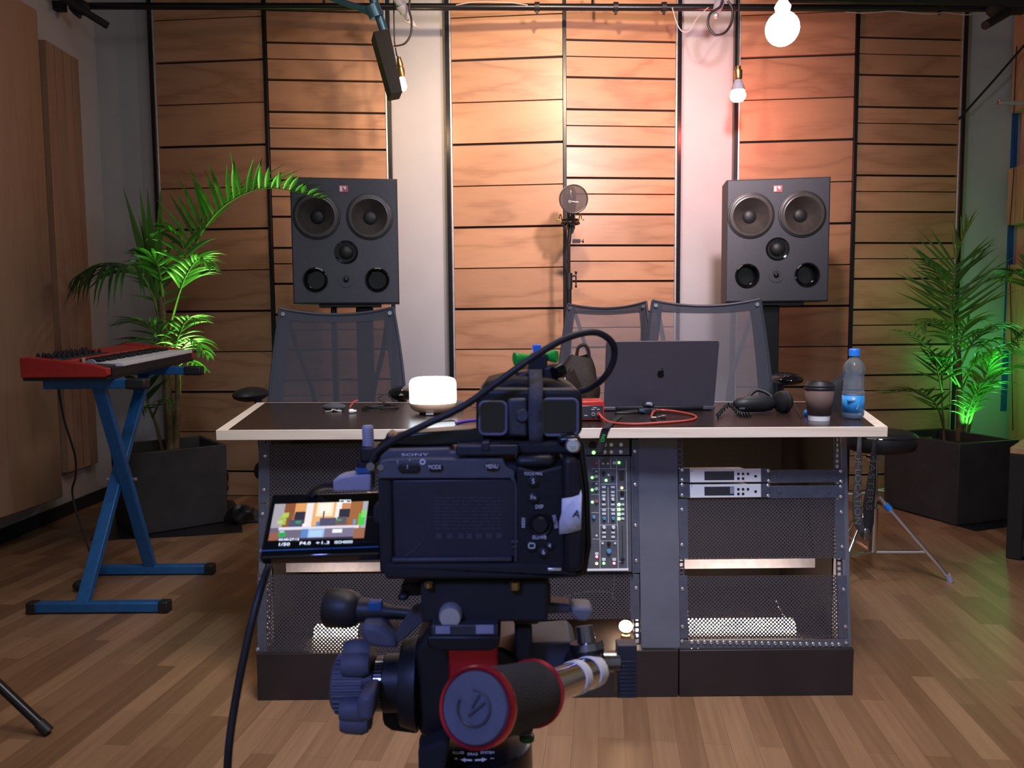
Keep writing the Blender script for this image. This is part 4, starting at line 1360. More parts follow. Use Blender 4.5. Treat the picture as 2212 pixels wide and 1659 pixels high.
prof = [(0, 15), (.008, 19), (.05, 22), (.09, 22.5), (.10, 22), (.36, 22), (.37, 22.5), (.42, 22.5), (.445, 20.6), (.47, 22), (.51, 20.2), (.535, 21.6), (.57, 20), (.60, 21), (.66, 20.2), (.70, 22.4), (.78, 22.6), (.84, 20), (.89, 15.5), (.93, 10.5), (.95, 8.8), (1, 8.8)]
HB = 140*k
obj('body', MB().lathe([(a, r*k) for a, r in prof], p, p + up*HB, 36), 'bottle', t)
obj('water', MB().lathe([(0, 14*k), (.02, 18*k), (.12, 21.2*k), (1, 21.0*k)], p + up*.002, p + up*HB*.36, 30), 'water', t)
obj('label', MB().cyl(p + up*HB*.105, p + up*HB*.365, 22.7*k, n=36, cap=False), 'bluelabel', t, solid=.0004)
obj('label_mark', MB().prism([p + Vector((-4*k, -22.9*k, 23*k)), p + Vector((3*k, -22.9*k, 38*k)), p + Vector((7*k, -22.4*k, 46*k)), p + Vector((5*k, -22.7*k, 38*k)), p + Vector((-1*k, -23.1*k, 22*k))], (0, -.0006, 0)).box(p + Vector((-20*k, -16*k, 40*k)), p + Vector((-3*k, -22.9*k, 43*k))), 'knob_blue', t)
obj('cap', MB().lathe([(0, 11.5*k), (.75, 11.5*k), (.9, 11*k), (1, 9*k)], p + up*(HB - 4*k), p + up*(HB + 12*k), 28), 'bluecap', t, bevel=.0004, seg=1)
p = T(1741, 899)
tag(obj('blue_cap', MB().ball(p + up*.010, .011, 14, 10, (.7, .7, .9)), 'bluecap'), 'small round blue object peeping out beside the coffee cup', 'cap')


def lump(mb, c, sx, sy, sz, seed, amp=.22, n=26, m=16):
    rnd = random.Random(seed)
    ph = [rnd.uniform(0, 6.28) for _ in range(9)]
    def fn(u, v):
        th = PI*v*.5; a = 2*PI*u
        d = 1 + amp*(math.sin(3*a + ph[0] + 4*v) + .7*math.sin(5*a + ph[1] - 6*v) + .6*math.sin(7*v + ph[2] + 2*a))*(.3 + math.sin(th)*.7)*.5
        r = math.sin(th)**.75
        return Vector(c) + Vector((sx*d*r*math.cos(a), sy*d*r*math.sin(a), sz*(math.cos(th))*(1 + .1*math.sin(4*a + ph[4]))))
    return mb.grid(fn, n, m)


c = T(1805, 886)
mb = lump(MB(), c, .055, .05, .12, 3)
mb.v = [v + Vector((.045*((v.z - ZT)/.12)**2, 0, 0)) for v in mb.v]
tag(obj('crumpled_jacket', mb, 'cloth'), 'crumpled black garment heaped behind cup and bottle', 'garment')

# leather bag behind the interface
c = T(1244, 875); c.z = ZT
t = thing('leather_bag', c, 'brown leather bag with top handle standing beside the laptop', 'bag')
k = c.y/F_PX
def bagfn(u, v):
    a = 2*PI*u
    w = .082*(1 - .55*max(0, v - .35)**1.4/.65**1.4)
    d = .055*(1 - .75*v**1.5)
    ex = .6
    ca, sa = math.cos(a), math.sin(a)
    x = w*math.copysign(abs(ca)**ex, ca); y = d*math.copysign(abs(sa)**ex, sa)
    x += .016*v + .004*math.sin(9*v + 3*a)
    return Vector((c.x + x, c.y + .03 + y, ZT + .175*v + .006*math.sin(2*a)*v))
obj('body', MB().grid(bagfn, 30, 14), 'bag', t)
obj('front_flap', MB().grid(lambda u, v: Vector((c.x - .02 + (u - .5)*.13*math.sin(min(1, .25 + v)*PI/2), c.y - .03 - .012*math.sin(PI*u), ZT + .004 + .135*(1 - v)*math.sqrt(max(0.02, 1 - (2*u - 1)**2*.95)))), 16, 8), 'bag', t, solid=.004)
obj('handle', MB().tube(spline([c + Vector((.004, .03, .165)), c + Vector((.012, .03, .205)), c + Vector((.034, .03, .215)), c + Vector((.048, .03, .195)), c + Vector((.05, .03, .165))], 7), .006, 8), 'bag', t)
obj('buckle', MB().box(c + Vector((-.044, -.047, .075)), c + Vector((-.040, -.043, .102))), 'ink', t)


# ================================================================== CHAIRS
def chair(x, y, yaw, ztop, mesh, label):
    t = thing('mesh_chair', (x, y, 0), label, 'chair', 'mesh backed office chairs', rz=yaw)
    K = dict(world=False)
    zb = ztop - .60
    def back(s, v):
        # s -1..1 across, v 0..1 up
        hw = .308 - .020*v - .042*v*v
        sag = .028*(1 - s*s)*v**6
        return Vector((s*hw, .02 + .09*v - .05*v*v - .045*s*s*(1 - .5*v), zb + (ztop - zb)*v - sag))
    obj('back_mesh', MB().grid(lambda u, v: back(2*u - 1, v), 22, 22), mesh, t, **K)
    for sgn in (-1, 1):
        obj('side_band', MB().grid(lambda u, v: back(sgn*(.80 + .20*u), v) + Vector((0, -.003, 0)), 4, 22), 'sheerband', t, **K)
        obj('edge_frame', MB().tube([back(sgn*1.0, i/24) for i in range(25)], .0065, 8), 'chair', t, **K)
    obj('top_band', MB().grid(lambda u, v: back(2*u - 1, .925 + .075*v) + Vector((0, -.002, 0)), 22, 3), 'sheerband', t, **K)
    obj('top_frame', MB().tube([back(-1 + i/12, 1.0) for i in range(25)], .0065, 8), 'chair', t, **K)
    for sgn in (-1, 1):
        p = back(sgn*.93, .965)
        obj('corner_stud', MB().cyl(p + Vector((0, -.010, 0)), p, .009, n=12), 'steel', t, **K)
        a = back(sgn*.88, .95)
        obj('back_strut', MB().tube(spline([a + Vector((0, .02, 0)), Vector((sgn*.185, .10, zb + .40)), Vector((sgn*.135, .13, zb + .22)), Vector((sgn*.115, .13, zb + .02)), Vector((sgn*.07, .08, zb - .12))], 7), .011, 8), 'chair', t, **K)
        arm = obj('armrest', MB().ball((sgn*.315, -.17, zb + .245), .1, 16, 8, (.66, 1.2, .30)), 'gloss' if sgn > 0 else 'black', t, **K)
        obj('arm_post', MB().tube([(sgn*.30, -.13, zb + .23), (sgn*.29, -.12, zb - .02), (sgn*.20, -.14, zb - .08)], .016, 10), 'chair', t, **K)
    zs = zb - .07
    obj('seat', MB().box((-.24, -.42, zs), (.24, .04, zs + .075)), 'cloth', t, bevel=.035, seg=3, **K)
    obj('gas_column', MB().cyl((0, -.18, .08), (0, -.18, zs), .028, n=16), 'blackmetal', t, **K)
    for i in range(5):
        g = R(90 + 72*i)
        e = Vector((math.cos(g)*.28, -.18 + math.sin(g)*.28, .075))
        leg = obj('base_arm', MB().tube([(0, -.18, .11), e], [.024, .016], 8), 'chair', t, **K)
        obj('caster', MB().cyl(e + Vector((-.022, 0, -.045)), e + Vector((.022, 0, -.045)), .030, n=14).cyl(e + Vector((0, 0, -.04)), e, .008, n=8), 'black', leg, **K)
    return t


cl = PY(725, 668, 3.36); chair(cl.x, 3.34, R(0), PY(640, 666, 3.36).z, 'sheerdark', 'dark dense mesh chair behind the desk, under the loudspeaker touched by the palm')
cr_ = PY(1524, 648, 3.62); chair(cr_.x, 3.58, R(-4), PY(1480, 648, 3.62).z, 'sheer', 'see-through mesh chair directly behind the laptop')
cm_ = PY(1296, 660, 4.18); chair(cm_.x, 4.10, R(-40), PY(1300, 655, 4.18).z, 'sheer', 'see-through mesh chair turned aside, in front of the microphone stand')


# ================================================================== STOOL WITH STRAP
YS = 3.28
sc_ = PY(1901, 952, YS)
fz = Vector((sc_.x, YS, 0))
t = thing('drum_stool', fz, 'round black padded stool on chrome tripod beside the desk', 'stool')
zs = PY(1901, 946, YS).z
seat = obj('seat', MB().lathe([(0, .115), (.12, .136), (.35, .144), (.75, .145), (.92, .136), (1, .118), (1.03, .06), (1.03, 0)], Vector((sc_.x, YS, zs - .055)), Vector((sc_.x, YS, zs + .03)), 40), 'gloss', t)
seat.data.materials[0] = MT['black']
obj('piping', MB().tube([Vector((sc_.x + math.cos(g)*.143, YS + math.sin(g)*.143, zs + .012)) for g in [2*PI*i/40 for i in range(40)]], .004, 6, closed=True), 'gloss', t)
px_ = PY(1882, 1100, YS).x
top_ = Vector((sc_.x - .02, YS, zs - .055)); bot_ = Vector((sc_.x - .02, YS, .10))
obj('pole', MB().lathe([(0, .014), (.55, .014), (.56, .019), (1, .019)], top_, bot_, 18), 'chrome', t)
obj('clamp_block', MB().cbox(top_ + Vector((0, 0, -.03)), (.05, .04, .035)).cyl(top_ + Vector((-.04, 0, -.03)), top_ + Vector((.03, 0, -.03)), .008), 'chrome', t, bevel=.003)
for i, g in enumerate((R(-22), R(98), R(218))):
    d = Vector((math.cos(g), math.sin(g), 0))
    leg = obj('leg', MB().tube([bot_ + up*.24 + d*.02, bot_ + d*.25 + Vector((0, 0, -.03)), Vector((bot_.x, bot_.y, .012)) + d*.295], .009, 10), 'chrome', t)
    obj('brace', MB().tube([bot_ + up*.0 + d*.015, bot_ + d*.21 + up*.02], .007, 8), 'chrome', t)
    obj('rubber_foot', MB().cyl(Vector((bot_.x, bot_.y, 0)) + d*.30, Vector((bot_.x, bot_.y, .03)) + d*.288, .013, n=12), 'lav', leg)
    if i == 0:
        q = bot_ + up*.24 + d*.045 + up*(-.03)
        obj('blue_tag', MB().cyl(q, q + d*.02 + up*-.022, .013, n=12), 'bluecap', leg)
# strap hung over the seat
YF = YS - .150
def rib_mesh(pix, wpx, Yv):
    pts = [PY(x, y, Yy) for (x, y), Yy in zip(pix, Yv)]
    ws = wpx
    pts2 = spline(pts, 6); n = len(pts2)
    mb = MB(); vs = []
    for i, q in enumerate(pts2):
        f = i/(n - 1)*(len(ws) - 1); j = min(int(f), len(ws) - 2); w = ws[j] + (ws[j + 1] - ws[j])*(f - j)
        hw = w/2*q.y/F_PX
        vs += [q + Vector((-hw, 0, 0)), q + Vector((hw, 0, 0))]
    mb.add(vs, [(2*i, 2*i + 1, 2*i + 3, 2*i + 2) for i in range(n - 1)], True)
    return mb, pts2
t = thing('padded_strap', PY(1870, 1165, YF), 'black padded strap with raised lettering looped over the round stool', 'strap')
mb, pl = rib_mesh([(1857, 936), (1856, 960), (1855, 1000), (1852, 1050), (1851, 1090), (1855, 1130), (1868, 1160)], [9, 9, 12, 17, 19, 20, 14], [YS - .06, YF, YF, YF, YF, YF, YF])
obj('band', mb, 'velcro', t, solid=.006)
mb, pr = rib_mesh([(1890, 934), (1888, 960), (1886, 1000), (1882, 1050), (1877, 1090), (1876, 1130), (1872, 1160)], [8, 8, 12, 20, 24, 22, 14], [YS - .06, YF + .01, YF + .01, YF + .01, YF + .01, YF + .01, YF])
obj('band', mb, 'cloth', t, solid=.006)
obj('clasp', MB().ball(PY(1871, 1155, YF - .01), .022, 16, 10, (.8, .4, 1.3)), 'gunmetal', t)
text('lettering', 'OF LOCATION', PY(1852.5, 1055, YF - .005), Vector((.02, 0, -1)), Vector((1, 0, 0)), .036, 'lettergrey', t, maxw=.30)
text('lettering', 'MASTERS', PY(1881, 1040, YF + .004), Vector((-.05, 0, -1)), Vector((1, 0, 0)), .036, 'velcro', t, maxw=.24)

# ================================================================== KEYBOARD ON STAND
KX0, KX1, KY0, KY1 = -1.865, -1.535, 2.93, 3.74
kt = thing('synthesizer_keyboard', (-1.69, 3.33, .905), 'red synthesizer keyboard on a blue folding stand', 'keyboard')
tilt = Matrix.Translation((0, KY0, .905)) @ Matrix.Rotation(R(2.6), 4, 'X') @ Matrix.Translation((0, -KY0, -.905))
def kprof(y0, y1, pr): return MB().prism([(x, y0, z) for x, z in pr], (0, y1 - y0, 0)).xf(tilt)
cheek = [(KX0, .905), (KX0, .983), (KX0 + .04, .984), (-1.60, .955), (KX1, .938), (KX1, .912), (KX1 - .01, .905)]
body = [(KX0 + .004, .905), (KX0 + .004, .978), (-1.725, .966), (-1.715, .935), (-1.62, .932), (-1.62, .905)]
obj('body', kprof(KY0 + .03, KY1 - .03, body), 'red', kt, bevel=.002)
obj('end_cheek', kprof(KY0, KY0 + .032, cheek), 'red', kt, bevel=.004)
obj('end_cheek', kprof(KY1 - .032, KY1, cheek), 'red', kt, bevel=.004)
obj('front_rail', kprof(KY0 + .033, KY1 - .033, [(-1.62, .905), (-1.62, .9355), (KX1 + .002, .9355), (KX1 + .002, .905)]), 'black', kt)
obj('bottom_tray', kprof(KY0 + .005, KY1 - .005, [(KX0 + .006, .893), (KX0 + .006, .905), (KX1 - .004, .905), (KX1 - .004, .893)]), 'black', kt)
obj('control_panel', kprof(KY0 + .034, KY0 + .40, [(KX0 + .03, .9775), (KX0 + .03, .980), (-1.730, .9695), (-1.730, .967)]), 'camgrey', kt)
obj('pitch_panel', kprof(KY0 + .034, KY0 + .115, [(-1.712, .936), (-1.712, .954), (-1.56, .944), (-1.56, .936)]), 'camgrey', kt)
obj('pitch_stick', MB().cyl((-1.66, KY0 + .07, .95), (-1.66, KY0 + .07, .975), .007, n=10).xf(tilt), 'block', kt)
obj('modulation_wheel', MB().cyl((-1.645, KY0 + .088, .945), (-1.645, KY0 + .100, .945), .022, n=20).xf(tilt), 'lav', kt)
rnd = random.Random(4)
for i in range(5):
    for j in range(9):
        if rnd.random() < .18: continue
        x = KX0 + .042 + i*.018; y = KY0 + .055 + j*.038 + rnd.uniform(-.004, .004)
        z = .9795 - (x - KX0 - .03)*.10
        obj('knob', MB().lathe([(0, .0068), (.7, .0062), (1, .0052)], (x, y, z), (x, y, z + .016), 12).xf(tilt), 'black', kt)
nW = 29; y0k = KY0 + .118; wk = (KY1 - .034 - y0k)/nW
for i in range(nW):
    y = y0k + i*wk
    obj('white_key', MB().box((-1.712, y + .0006, .936), (KX1 + .006, y + wk - .0006, .951)).xf(tilt), 'white', kt, bevel=.001, seg=1)
    if i % 7 not in (2, 6) and i < nW - 1:
        obj('black_key', MB().box((-1.712, y + wk - .0065, .950), (-1.625, y + wk + .0065, .963)).xf(tilt), 'black', kt, bevel=.0015, seg=1)

st = thing('keyboard_stand', (-1.66, 3.3, 0), 'blue crossed keyboard stand with two floor bars', 'stand')
xs_ = -1.63
def bar(mb, a, b, w, d):
    a = Vector(a); b = Vector(b); ax = (b - a).normalized()
    x = Vector((1, 0, 0)); x = (x - ax*x.dot(ax)).normalized(); y = ax.cross(x)
    ps = [a + x*w/2*s + y*d/2*q for s, q in ((-1, -1), (1, -1), (1, 1), (-1, 1))]
    return mb.prism(ps, b - a)
f0 = PZ(215, 1312, .02); f1 = PZ(338, 1231, .02)
yf0, yf1 = f0.y, f1.y
ktop = lambda y: .893 + (y - KY0)*math.tan(R(2.6)) - .02
obj('leg', bar(MB(), (xs_ + .02, yf1, .03), (xs_ + .02, 3.01, ktop(3.01) - .01), .050, .028), 'blue', st, bevel=.004)
obj('leg', bar(MB(), (xs_ - .03, yf0, .03), (xs_ - .03, 3.50, ktop(3.5) - .01), .050, .028), 'blue', st, bevel=.004)
obj('pivot_bolt', MB().cyl((xs_ - .07, (yf0 + 3.5)/2 + .0, .46), (xs_ + .052, (yf0 + 3.5)/2, .46), .007, n=12), 'steel', st)
for yy, c0, c1 in ((yf0, 64, 372), (yf1, 192, 466)):
    k = yy/F_PX
    xa = PZ(c0, 1312 if yy < 3.3 else 1231, .02).x; xb = PZ(c1, 1307 if yy < 3.3 else 1228, .02).x
    ft = obj('floor_bar', MB().box((xa + .03, yy - .02, .004), (xb - .03, yy + .02, .044)), 'blue', st, bevel=.006)
    obj('end_cap', MB().box((xa, yy - .022, 0), (xa + .04, yy + .022, .046)), 'rubber', ft, bevel=.006)
    obj('end_cap', MB().box((xb - .04, yy - .022, 0), (xb, yy + .022, .046)), 'rubber', ft, bevel=.006)
for yy, xa, xb in ((3.01, -1.82, -1.42), (3.50, -1.80, -1.40)):
    zt = ktop(yy)
    sa = obj('support_arm', MB().box((xa, yy - .02, zt - .02), (xb - .07, yy + .02, zt + .018)), 'blue', st, bevel=.005)
    obj('foam_sleeve', MB().box((xb - .08, yy - .024, zt - .023), (xb, yy + .024, zt + .018)), 'rubber', sa, bevel=.008)
t = thing('power_cable', PZ(178, 1276, 0), 'thin black cable with plug hanging from the red keyboard', 'cable')
kp = [PY(125, 822, 3.1), PY(128, 850, 3.1), PY(138, 905, 3.12), PY(152, 950, 3.15), PY(163, 990, 3.2), PY(163, 1030, 3.25), PY(156, 1062, 3.3), PY(166, 1110, 3.3), PY(185, 1165, 3.3), PY(200, 1215, 3.3)]
kp += [PZ(202, 1240, .006), PZ(196, 1258, .006), PZ(186, 1268, .02)]
obj('lead', MB().tube(spline(kp), .0045, 8), 'stem', t).data.materials[0] = MT['cord']
c = PZ(175, 1277, .0)
obj('plug', MB().ball(c + up*.024, .034, 14, 10, (.95, .75, .7)).cyl(c + Vector((.02, .01, .022)), c + Vector((.045, .03, .018)), .012), 'rubber', t)


# ================================================================== PLANTERS AND PALMS
def planter(c, ux, uy, w, d, h, label, tap=.97):
    t = thing('square_planter', (c + ux*w/2 + uy*d/2), label, 'planter', 'charcoal square planters')
    def ring(z, i, s):
        return [c + ux*(w/2 + (a*(w/2 - i))*s) + uy*(d/2 + (b*(d/2 - i))*s) + up*z for a, b in ((-1, -1), (1, -1), (1, 1), (-1, 1))]
    o0, o1, i1, i0 = ring(0, 0, tap), ring(h, 0, 1), ring(h, .022, 1), ring(h - .07, .024, 1)
    vs = o0 + o1 + i1 + i0
    fs = [(0, 3, 2, 1)]
    for a, b in ((0, 4), (4, 8), (8, 12)):
        for i in range(4):
            fs.append((a + i, a + (i + 1) % 4, b + (i + 1) % 4, b + i))
    fs.append((12, 13, 14, 15))
    mb = MB().add(vs, fs)
    obj('pot', mb, 'planter', t, bevel=.004)
    so = ring(h - .069, .03, 1)
    obj('soil', MB().prism(so, (0, 0, .012)), 'soil', t)
    return t


pc_l = PZ(286, 1160, .006)
g = R(38)
uxl, uyl = Vector((math.cos(g), math.sin(g), 0)), Vector((-math.sin(g), math.cos(g), 0))
planter(pc_l + up*.0, uxl, uyl, .50, .46, .435, 'charcoal square planter standing behind the blue keyboard stand')
gr = PZ(2067, 1138, .0)
g = R(18)
uxr, uyr = Vector((math.cos(g), math.sin(g), 0)), Vector((-math.sin(g), math.cos(g), 0))
planter(gr + up*.004, uxr, uyr, .42, .52, .44, 'charcoal square planter under the green lit palm')
mb = MB()
m_ = [PZ(195, 1168, 0), PZ(300, 1164, 0), PZ(420, 1158, 0), PZ(524, 1150, 0), PZ(520, 1110, 0), PZ(505, 1082, 0), PZ(300, 1085, 0), PZ(225, 1125, 0)]
tag(obj('plastic_ground_sheet', mb.prism(m_, (0, 0, .004)), 'bin'), 'black plastic sheet lying under the planter by the keyboard stand', 'sheet')
c = PZ(524, 1126, .004)
tag(obj('folded_plastic_sheet', lump(MB(), c, .10, .06, .085, 9, .35), 'bin'), 'folded black plastic heaped beside the planter by the keyboard stand', 'sheet')
mb = MB()
m_ = [PZ(1888, 1086, 0), PZ(1980, 1113, 0), PZ(2109, 1148, 0), PZ(2195, 1136, 0), PZ(2150, 1100, 0), PZ(1960, 1066, 0)]
tag(obj('plastic_ground_sheet', mb.prism(m_, (0, 0, .003)), 'bin'), 'black plastic sheet lying under the planter of the green lit palm', 'sheet')


def leaflets(mb, pts, n, lmax, droop, rnd, t0=.18, width=.016, ang=55, tipdir=None, up_bias=.15, sides=(-1, 1)):
    """pinnate blades along a rachis; each blade is a folded tapering strip"""
    m = len(pts)
    for i in range(n):
        f = t0 + (1 - t0)*(i + .5)/n
        j = min(int(f*(m - 1)), m - 2); fr = f*(m - 1) - j
        p = pts[j].lerp(pts[j + 1], fr)
        tg = (pts[min(j + 2, m - 1)] - pts[max(j - 1, 0)]).normalized()
        s0 = tg.cross(Vector((0, 0, 1)))
        if s0.length < .15: s0 = tg.cross(Vector((0, 1, 0)))
        s0.normalize()
        nrm = s0.cross(tg).normalized()
        L_ = lmax*(math.sin(PI*min(1, .22 + f*.74))**.7)*rnd.uniform(.85, 1.1)
        for sd in sides:
            a = R(ang + rnd.uniform(-10, 10) - 25*f)
            d = (tg*math.cos(a) + s0*sd*math.sin(a) + nrm*up_bias + Vector((rnd.uniform(-.08, .08), rnd.uniform(-.08, .08), rnd.uniform(-.08, .08)))).normalized()
            q = p.copy(); prev = None; vs = []
            K = 5
            wv = d.cross(nrm).normalized()
            for k in range(K + 1):
                u = k/K
                w = width*(.35 + 1.0*math.sin(PI*min(1, u*.85 + .12)))*(1 - u**3)*.72 + .0006
                vs += [q - wv*w/2 + nrm*w*.18, q, q + wv*w/2 + nrm*w*.18]
                d = (d + Vector((0, 0, -droop*(.4 + u)*.42))).normalized()
                q = q + d*L_/K
            fs = []
            for k in range(K):
                b = 3*k
                fs += [(b, b + 1, b + 4, b + 3), (b + 1, b + 2, b + 5, b + 4)]
            mb.add(vs, fs, True)


def frond(parent, pix, Ys, n, lmax, droop, seed, m='leaf', stem='greenstem', r=.007, **kw):
    rnd = random.Random(seed)
    pts = spline([PY(x, y, Y) for (x, y), Y in zip(pix, Ys)], 8)
    k = len(pts)
    fr = obj('frond', MB().tube(pts, [r*(1 - .8*i/(k - 1)) for i in range(k)], 7), stem, parent)
    mb = MB(); leaflets(mb, pts, n, lmax, droop, rnd, **kw)
    obj('leaflets', mb, m, fr, recalc=False)
    return fr


# left palm
pb = PY(372, 965, 4.42)
LP = thing('potted_palm', (pb.x, pb.y, pb.z), 'palm behind the keyboard, one long frond arching toward a loudspeaker', 'plant')
Yp = 4.42
for pix, r0, r1 in (([(370, 972), (364, 880), (358, 790), (350, 700), (345, 640)], .028, .014), ([(380, 970), (384, 880), (384, 800), (380, 740)], .020, .012), ([(350, 972), (338, 920), (322, 880), (318, 850)], .010, .006)):
    pts = spline([PY(x, y, Yp) for x, y in pix]); k = len(pts)
    obj('trunk', MB().tube(pts, [r0 + (r1 - r0)*i/(k - 1) for i in range(k)], 10), 'stem', LP)
frond(LP, [(365, 720), (385, 640), (410, 560), (440, 495), (490, 440), (560, 408), (630, 412), (700, 432)], [4.42, 4.40, 4.37, 4.33, 4.22, 4.10, 3.95, 3.84], 26, .30, .12, 11, t0=.30, width=.026, up_bias=.55, ang=52)
frond(LP, [(350, 740), (342, 690), (334, 640), (326, 600)], [4.42, 4.4, 4.39, 4.38], 4, .74, -.01, 12, t0=.55, width=.052, ang=24, up_bias=.0)
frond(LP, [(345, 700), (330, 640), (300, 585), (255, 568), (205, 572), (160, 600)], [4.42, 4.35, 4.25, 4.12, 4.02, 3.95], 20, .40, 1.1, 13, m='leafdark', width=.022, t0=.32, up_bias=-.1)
frond(LP, [(352, 640), (345, 590), (335, 560), (300, 540)], [4.42, 4.35, 4.28, 4.22], 9, .20, .5, 14, width=.028)
frond(LP, [(368, 700), (385, 640), (405, 590), (430, 560), (455, 575)], [4.42, 4.34, 4.26, 4.2, 4.15], 13, .20, .55, 15, width=.026, t0=.3)
frond(LP, [(372, 690), (392, 610), (400, 545), (370, 500), (335, 505)], [4.42, 4.36, 4.3, 4.25, 4.2], 9, .22, .45, 16, width=.030, t0=.35)
frond(LP, [(372, 780), (385, 730), (405, 690), (435, 690)], [4.42, 4.3, 4.22, 4.15], 12, .17, .5, 17, width=.018)
frond(LP, [(375, 780), (395, 750), (420, 735), (450, 770)], [4.42, 4.3, 4.2, 4.12], 12, .16, .5, 18, width=.018)
frond(LP, [(360, 760), (340, 715), (300, 695), (255, 700)], [4.42, 4.32, 4.22, 4.15], 12, .20, .3, 19, width=.018)
frond(LP, [(358, 770), (335, 740), (300, 735), (258, 745)], [4.42, 4.32, 4.24, 4.18], 12, .18, .3, 20, width=.016)
frond(LP, [(360, 720), (350, 650), (345, 600), (360, 560), (372, 530)], [4.42, 4.5, 4.55, 4.58, 4.6], 12, .22, .4, 21, width=.022)
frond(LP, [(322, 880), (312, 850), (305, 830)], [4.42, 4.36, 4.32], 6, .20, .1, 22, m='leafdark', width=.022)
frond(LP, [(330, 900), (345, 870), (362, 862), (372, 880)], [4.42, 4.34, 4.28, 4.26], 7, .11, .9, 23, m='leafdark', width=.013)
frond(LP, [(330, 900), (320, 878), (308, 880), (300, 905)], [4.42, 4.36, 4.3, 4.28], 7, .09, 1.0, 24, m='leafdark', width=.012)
frond(LP, [(375, 800), (400, 780), (425, 785), (445, 800)], [4.42, 4.3, 4.22, 4.16], 9, .10, .6, 25, width=.014)

# right palm
YR_ = 4.52
pb = PY(2075, 955, YR_)
RP = thing('potted_palm', (pb.x, pb.y, pb.z), 'palm lit bright green in front of the grey strip of wall', 'plant')
for pix, r0, r1 in (([(2072, 962), (2074, 900), (2073, 840), (2070, 760)], .026, .014), ([(2040, 962), (2036, 880), (2034, 800)], .008, .005), ([(2085, 962), (2100, 900), (2118, 840)], .008, .005)):
    pts = spline([PY(x, y, YR_) for x, y in pix]); k = len(pts)
    obj('trunk', MB().tube(pts, [r0 + (r1 - r0)*i/(k - 1) for i in range(k)], 10), 'stem', RP)
frond(RP, [(2070, 790), (2062, 720), (2058, 660), (2060, 600), (2072, 540), (2095, 480)], [4.52, 4.50, 4.48, 4.46, 4.45, 4.44], 30, .36, .05, 31, width=.017, t0=.24, up_bias=.15, ang=62)
frond(RP, [(2062, 720), (2055, 670), (2042, 620), (2020, 585), (1990, 560)], [4.5, 4.44, 4.4, 4.36, 4.32], 9, .16, .5, 32, width=.018)
frond(RP, [(2068, 780), (2050, 730), (2030, 700), (2005, 690), (1990, 710)], [4.52, 4.42, 4.36, 4.3, 4.27], 12, .18, .6, 33, width=.018)
frond(RP, [(2066, 830), (2035, 790), (2010, 760), (1975, 725), (1930, 712)], [4.52, 4.44, 4.36, 4.28, 4.2], 15, .15, .5, 34, width=.014)
frond(RP, [(2040, 930), (2025, 880), (1995, 850), (1955, 845), (1905, 850)], [4.52, 4.44, 4.36, 4.28, 4.22], 14, .17, .05, 35, width=.018)
frond(RP, [(2036, 850), (2025, 800), (2022, 770)], [4.52, 4.46, 4.42], 7, .17, .05, 36, width=.018)
frond(RP, [(2072, 800), (2095, 750), (2125, 715), (2165, 705), (2200, 720)], [4.52, 4.46, 4.4, 4.34, 4.28], 20, .20, .7, 37, width=.015)
frond(RP, [(2074, 830), (2105, 785), (2145, 755), (2190, 735), (2235, 690)], [4.52, 4.46, 4.38, 4.3, 4.22], 22, .20, .9, 38, width=.015)
frond(RP, [(2076, 850), (2100, 790), (2120, 750), (2150, 730)], [4.52, 4.5, 4.48, 4.46], 14, .22, .9, 39, width=.018)
frond(RP, [(2085, 950), (2110, 870), (2145, 820), (2190, 795), (2225, 800)], [4.52, 4.46, 4.4, 4.34, 4.3], 20, .17, .4, 40, width=.014)
frond(RP, [(2080, 945), (2095, 880), (2115, 840), (2150, 830)], [4.52, 4.46, 4.4, 4.34], 14, .15, .5, 41, width=.012)
frond(RP, [(2072, 800), (2075, 740), (2090, 700), (2120, 690)], [4.52, 4.56, 4.58, 4.6], 14, .20, .5, 42, width=.016)
frond(RP, [(2030, 962), (2010, 945), (1998, 950)], [4.52, 4.45, 4.4], 7, .07, .3, 43, width=.010)
frond(RP, [(2076, 840), (2055, 800), (2045, 780), (2020, 770)], [4.52, 4.44, 4.4, 4.36], 9, .17, .5, 44, width=.016)
frond(RP, [(2082, 880), (2110, 845), (2130, 810), (2145, 760)], [4.52, 4.6, 4.64, 4.66], 14, .22, .6, 45, width=.020)
# neighbouring plant reaching in from the right
YN = 4.15
pn = PY(2275, 900, YN)
NP_ = thing('potted_palm', (pn.x, pn.y, 0), 'palm leaf reaching in from beyond the right photo edge', 'plant')
obj('pot', MB().lathe([(0, .12), (.9, .15), (1, .16), (1, .14), (.9, .13), (.9, 0)], (pn.x + .06, pn.y, .0), (pn.x + .06, pn.y, .36), 24), 'planter', NP_)
obj('trunk', MB().tube(spline([Vector((pn.x + .06, pn.y, .32)), PY(2290, 800, YN), PY(2262, 700, YN)]), .012, 8), 'stem', NP_)
frond(NP_, [(2270, 720), (2250, 650), (2225, 605), (2195, 590), (2165, 600)], [4.15, 4.13, 4.11, 4.09, 4.07], 13, .22, .35, 46, width=.026, t0=.3)
frond(NP_, [(2265, 700), (2240, 620), (2215, 560)], [4.15, 4.15, 4.15], 9, .18, .1, 47, width=.026)

